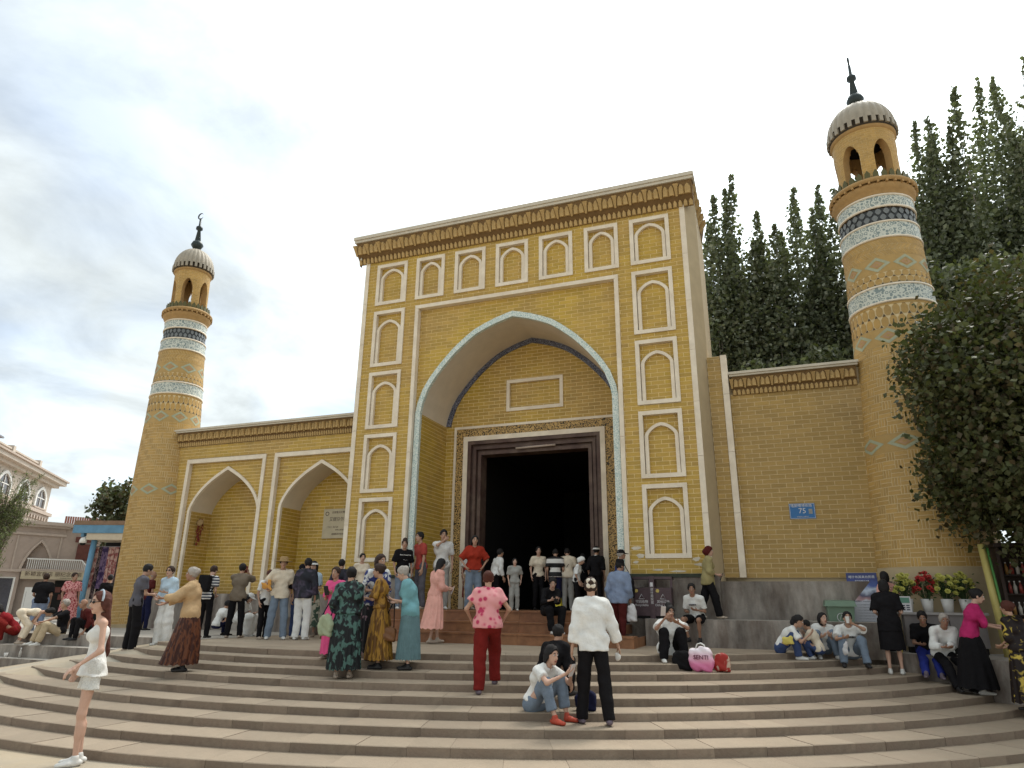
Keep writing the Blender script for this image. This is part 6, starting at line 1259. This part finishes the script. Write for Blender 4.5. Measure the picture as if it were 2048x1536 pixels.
# poster stand
POST = bpy.data.materials.new('travel_poster_print'); POST.use_nodes = True; nt_ = POST.node_tree; b_ = nt_.nodes['Principled BSDF']; tc_ = nt_.nodes.new('ShaderNodeTexCoord'); sx_ = nt_.nodes.new('ShaderNodeSeparateXYZ'); nz_ = nt_.nodes.new('ShaderNodeTexNoise'); nz_.inputs['Scale'].default_value = 9; ad_ = nt_.nodes.new('ShaderNodeMath'); ad_.operation = 'MULTIPLY_ADD'; ad_.inputs[1].default_value = .16
rp_ = nt_.nodes.new('ShaderNodeValToRGB'); nt_.links.new(tc_.outputs['Object'], sx_.inputs[0]); nt_.links.new(tc_.outputs['Object'], nz_.inputs['Vector']); nt_.links.new(nz_.outputs[0], ad_.inputs[0]); nt_.links.new(sx_.outputs[2], ad_.inputs[2]); mr_ = nt_.nodes.new('ShaderNodeMapRange'); mr_.inputs[1].default_value = 0; mr_.inputs[2].default_value = 1.4; nt_.links.new(ad_.outputs[0], mr_.inputs[0]); nt_.links.new(mr_.outputs[0], rp_.inputs[0]); nt_.links.new(rp_.outputs[0], b_.inputs['Base Color']); b_.inputs['Roughness'].default_value = .4
e_ = rp_.color_ramp.elements; e_[0].position = 0; e_[0].color = (*srgb(190,190,196),1); e_[1].position = 1; e_[1].color = (*srgb(34,44,100),1)
for ps_, cl_ in ((.66,(190,190,196)),(.69,(170,130,130)),(.74,(60,60,90)),(.80,(190,200,214)),(.86,(60,84,150)),(.93,(38,52,118))): q = e_.new(ps_); q.color = (*srgb(*cl_),1)
t = thing('poster_stand', 'tall blue and white information poster stand beside the woman in black', 'poster', (7.05,.12,.922)); t.rotation_euler = (math.radians(-6),0,-.12)
mb = MB(); mb.box(-.26,.26,-.008,.008,.03,1.36); ps = mb.build('poster', POST, t); PW = mat('poster_white',(.7,.7,.72),.6,0); PD = mat('poster_dark',(.05,.05,.08),.6,0)
text('poster_lettering', '喀什布其高台民居', .056, PW, ps, front(0,-.012,1.28)); text('poster_lettering', '景区旅游服务指南', .030, PW, ps, front(0,-.012,1.21)); text('poster_lettering', '景点简介  Introduction', .034, PD, ps, front(-.02,-.012,.84))
for k in range(9): text('poster_lettering', '一二三上下左右中文大小多少', .022, PD, ps, front(0,-.012,.78-k*.05))
mb = MB(); mb.box(-.28,.28,-.12,.12,0,.03); mb.build('foot', BLACK, t); mb = MB(); mb.tube([(0,.02,.03),(0,.03,1.3)], .012, 6); mb.build('pole', BLACK, t)
# counter with buckets of flowers
CNT = mat('grey_counter', (.20,.175,.165), .5, .1, 4); t = thing('counter', 'grey metal counter holding flower buckets in front of the minaret', 'counter', (8.0,-.44,.922))
mb = MB(); mb.box(-.45,.75,-.15,.14,.10,.62); mb.build('cabinet', CNT, t); mb = MB(); mb.box(-.5,.8,-.2,.18,.62,.66); mb.build('top', mat('counter_top',(.33,.30,.28),.4,.1), t); mb = MB(); mb.box(-.42,.72,-.13,.12,0,.10); mb.build('plinth', BLACK, t)
for x in (-.12,.22,.5): mb = MB(); mb.box(x-.006,x+.006,-.156,-.15,.12,.6); mb.build('door_gap', BLACK, t)
LEAFG = leafmat('flower_leaf', (.05,.085,.03), (.03,.06,.02)); YELFL = mat('yellow_green_petal', (.50,.48,.12), .6, .15, 30); REDFL = mat('red_petal', (.42,.04,.035), .6, .2, 30); BUC = mat('white_bucket', (.55,.53,.5), .4, .1)
def bouquet(lab, x, y, z, R, n, fm, seed, fr=.052):
    rng = np.random.default_rng(seed); t = thing('flower_bucket', lab, 'flowers', (x,y,z), 0, 'buckets of flowers on the counter')
    mb = MB(); mb.lathe([(0,0),(.07,0),(.10,.22),(.09,.22),(.0,.20)], 16); mb.build('bucket', BUC, t); st = MB()
    for k in range(n):
        a, q = rng.uniform(0,6.283), rng.uniform(.15,1)**.6; c = (math.cos(a)*R*q, math.sin(a)*R*q*.8, .34+.30*(1-q*q)+rng.uniform(-.04,.06)); st.tube([(0,0,.15),(c[0]*.4,c[1]*.4,.25),c], .004, 4, caps=False)
        mb = MB()
        for ring,(rr_,zz_,np_) in enumerate(((fr,.0,9),(fr*.7,.012,7),(fr*.35,.02,5))):
            for i in range(np_): t_ = 2*math.pi*i/np_+ring*.4; d1 = (math.cos(t_)*rr_, math.sin(t_)*rr_, zz_); s1 = (-math.sin(t_)*rr_*.38, math.cos(t_)*rr_*.38, 0); mb.add([(0,0,-.012),(d1[0]*.6+s1[0],d1[1]*.6+s1[1],zz_),(d1[0],d1[1],zz_+.010),(d1[0]*.6-s1[0],d1[1]*.6-s1[1],zz_)], [(0,1,2,3)])
        mb.build('flower', fm, t, loc=c, rot=(rng.uniform(0,.9)+.25,rng.uniform(-.5,.5),0))
    st.build('stems', LEAFG, t); V,F,mi = leaves(rng.normal(size=(160,3))*np.array((R*.5,R*.4,.09))+np.array((0,0,.40)), .07, rng, .4); link('foliage', np_mesh('foliage', V, F, LEAFG), t)
bouquet('bucket of yellow green flowers at the left end of the counter', 7.66,-.44,1.582,.17,34,YELFL,1); bouquet('bucket of red flowers in the middle of the counter', 7.97,-.42,1.582,.17,34,REDFL,2); bouquet('bucket of yellow green flowers right of the red flowers', 8.27,-.45,1.582,.17,34,YELFL,3); bouquet('bucket of yellow green flowers at the right end of the counter', 8.54,-.44,1.582,.17,34,YELFL,4)
t = thing('price_board', 'white payment board with green print standing on the counter', 'sign', (7.60,-.60,1.582)); mb = MB(); mb.box(-.09,.09,-.01,.01,0,.26); c = mb.build('board', BINT, t); mb = MB(); mb.box(-.07,.07,-.014,-.011,.15,.24); mb.build('green_panel', mat('green_print',(.12,.26,.19),.6,0), c)
for z in (.03,.065,.10): mb = MB(); mb.box(-.06,-.01,-.014,-.011,z,z+.018); mb.build('print_bar', PD, c); mb = MB(); mb.box(.01,.06,-.014,-.011,z,z+.018); mb.build('print_bar', PD, c)
t = thing('yellow_board', 'yellow upright board at the left end of the counter', 'board', (7.42,-.52,.922)); t.rotation_euler = (0,-.05,0); mb = MB(); mb.box(-.035,.035,-.03,.03,0,1.12); mb.build('panel', mat('yellow_paint',(.55,.40,.09),.5,.1), t)
# kiosk on the right edge
KY = mat('yellow_post', (.50,.42,.14), .5, .1); KG = mat('green_edge', (.10,.28,.08), .5, .1); KD = mat('dark_kiosk', (.035,.022,.018), .7, .2)
t = thing('drinks_kiosk', 'dark drinks kiosk with bottle shelves and a yellow post at the right edge', 'kiosk', (9.0,-.9,.922))
mb = MB(); mb.tube([(-.13,-.1,0),(-.20,-.1,1.75)], .06, 4); mb.build('post', KY, t); mb = MB(); mb.tube([(-.06,-.12,0),(-.13,-.12,1.7)], .02, 4); mb.build('post_edge', KG, t)
mb = MB(); mb.box(0,1.8,.35,.4,0,1.7); mb.build('back_panel', KD, t); mb = MB(); mb.box(-.02,.03,-.1,.4,0,1.7); mb.build('side_panel', KD, t)
for z in (.62,.95,1.25): mb = MB(); mb.box(.03,1.8,.0,.35,z,z+.02); mb.build('shelf', KD, t)
mb = MB(); mb.box(-.05,1.9,-.2,.45,1.7,1.76); mb.build('roof', KD, t)
mb = MB(); mb.box(.03,1.7,-.3,.0,0,.58); mb.build('cabinet', mat('orange_wood',(.32,.13,.04),.5,.2,4), t)
BTL = [mat('bottle_clear',(.45,.42,.38),.2,.1), mat('bottle_red',(.25,.05,.04),.2,.1), mat('bottle_amber',(.30,.16,.05),.2,.1)]; bms = []
for m_ in BTL: mb = MB(); mb.lathe([(0,0),(.026,0),(.028,.11),(.011,.16),(.011,.19),(0,.19)], 10); bms.append(mb.mesh('bottle', m_))
CAPW = mat('bottle_cap',(.7,.68,.65),.4,0); mb = MB(); mb.lathe([(.012,.18),(.012,.20),(0,.20)], 8); cpm = mb.mesh('bottle_cap', CAPW); rs = random.Random(4)
BN = ['small bottle on the kiosk shelf at the right edge']
for z in (.64,.97,1.27):
    for k in range(7):
        q = rs.randrange(3); o = link('bottle', bms[q], None, '%s %s bottle from the left on the %s shelf of the kiosk' % (('first','second','third','fourth','fifth','sixth','seventh')[k], ('clear','red','amber')[q], {.64:'lowest',.97:'middle',1.27:'top'}[z]), 'bottle', 'bottles on the kiosk shelves', None, (9.06+k*.078,-.80+rs.uniform(0,.05),.922+z)); link('bottle_cap', cpm, o)
# blue number plate, plaque, string of peppers
BLU = mat('blue_enamel', (.03,.14,.34), .35, .05); t = thing('number_plate', 'blue house number plate reading 75 on the right wall', 'sign', (6.19,.585,3.51)); mb = MB(); mb.box(-.243,.243,-.012,.005,-.155,.155); c = mb.build('plate', BLU, t)
mb = MB(); frame_rect(mb, -.235,.235,-.147,.147,.006,-.014,-.012); mb.build('plate_border', BINT, c); text('plate_lettering', '75', .15, BINT, c, front(0,-.014,.0)); text('plate_lettering', '喀斯噶博依路', .068, BINT, c, front(-.01,-.014,.105)); text('plate_lettering', '欢迎使用  标准地址', .026, BINT, c, front(0,-.014,-.115))
mb = MB(); mb.box(.12,.19,-.0145,-.013,-.06,.04); mb.build('grey_square', LGREY, c)
STN = mat('cream_stone_plaque', (.47,.40,.27), .5, .08, 4); t = thing('stone_plaque', 'cream stone plaque with engraved lettering in the second arch bay', 'plaque', (-5.45,1.47,3.70)); mb = MB(); mb.box(-.62,.62,-.035,.02,-.40,.40); c = mb.build('slab', STN, t)
text('plaque_lettering', '全国重点文物保护单位', .070, DKT, c, front(0,-.037,.30)); text('plaque_lettering', '艾提尕尔清真寺', .120, DKT, c, front(0,-.037,.11)); text('plaque_lettering', '二〇〇一年六月', .055, DKT, c, front(-.3,-.037,-.10)); text('plaque_lettering', '中华人民共和国国务院公布', .050, DKT, c, front(.1,-.037,-.18)); text('plaque_lettering', '新疆维吾尔自治区人民政府立', .055, DKT, c, front(.05,-.037,-.29))
mb = MB(); mb.tube([(.05*math.cos(q)-.50,-.037,.27+.05*math.sin(q)) for q in [2*math.pi*k/20 for k in range(21)]], .008, 5); mb.build('emblem', DKT, c)
t = thing('pepper_string', 'hanging string of dried red peppers in the first arch bay', 'decoration', (-10.07,1.02,3.95)); rs = random.Random(8); mb = MB(); mb.tube([(0,0,0),(.02,-.05,-.4),(.0,-.08,-.8)], .006, 5); mb.build('cord', DKT, t); PEP = mat('dried_red_pepper',(.20,.03,.02),.4,.2,20)
pm = MB(); pm.tube([(0,0,0),(.02,0,-.035),(.028,0,-.075)], [.012,.012,.002], 6); pm = pm.mesh('pepper', PEP)
for k in range(70): z = -.04-.62*k/70; w = .09*math.sin(math.pi*min(1,(k+8)/70))**.7+.02; a = rs.uniform(0,6.28); link('pepper', pm, t, loc=(math.cos(a)*w*.6+.07,math.sin(a)*w*.6-.03,z), rot=(rs.uniform(-.6,.6),rs.uniform(-.6,.6),rs.uniform(0,6)))
mb = MB(); mb.lathe([(0,-.80),(.025,-.78),(.03,-.74),(.0,-.70)], 10); mb.build('end_knot', PEP, t)
mb = MB(); mb.lathe([(0,.03),(.10,.02),(.10,.0),(.0,-.005)], 18); mb.build('straw_disc', C_('straw',150,122,84), t, loc=(.13,-.1,-.16), rot=(1.3,0,.3))
# wet floor sign, bottle and cup on the left, board frames
t = thing('floor_sign', 'yellow caution floor sign standing in the doorway', 'sign', (1.02,.35,1.51)); mb = MB(); mb.prism([(-.12,-.10,0),(.12,-.10,0),(.12,-.08,0),(-.12,-.08,0)],[(-.05,-.01,.42),(.05,-.01,.42),(.05,.0,.42),(-.05,.0,.42)]); c = mb.build('panel', mat('caution_yellow',(.55,.45,.03),.5,.05), t); mb = MB(); mb.prism([(-.12,.08,0),(.12,.08,0),(.12,.10,0),(-.12,.10,0)],[(-.05,.002,.42),(.05,.002,.42),(.05,.01,.42),(-.05,.01,.42)]); mb.build('panel', MATS['caution_yellow'], t); text('caution_print', '!', .14, PD, c, Matrix.Translation((0,-.07,.16)) @ Matrix.Rotation(1.36,4,'X'))
o = link('plastic_bottle', bms[0], None, 'small clear plastic bottle standing on the left terrace step', 'bottle', None, None, (-9.6,-3.78,.45)); link('bottle_cap', cpm, o)
mb = MB(); mb.lathe([(0,0),(.03,0),(.04,.09),(.035,.09),(.0,.01)], 14); mb.build('paper_cup', BUC, None, 'crumpled white paper cup on the left terrace step near the bottle', 'cup', loc=(-10.0,-3.80,.45))
t = thing('display_board', 'white framed glass display board at the far left behind the crouching woman', 'board', (-13.2,-2.2,.82)); t.rotation_euler = (0,0,.6); mb = MB(); frame_rect(mb, -1.3,.35,.45,1.35,.03,-.02,.02); mb.build('frame', WHITEP, t); mb = MB(); mb.box(-1.27,.32,-.005,.005,.48,1.32); mb.build('panel', GREYC, t)
for x in (-1.2,.3): mb = MB(); mb.box(x-.02,x+.02,-.02,.02,0,.45); mb.build('leg', WHITEP, t)
t = thing('easel_sign', 'white sign board on an easel between the broad man and the gingham dress', 'sign', (-12.2,-1.9,.82)); t.rotation_euler = (0,0,.5); mb = MB(); mb.box(-.25,.25,-.01,.01,.55,1.1); mb.build('board', WHITEP, t)
for x in (-.2,.2): mb = MB(); mb.tube([(x,0,0),(x,0,1.0)], .012, 5); mb.build('leg', DKT, t)
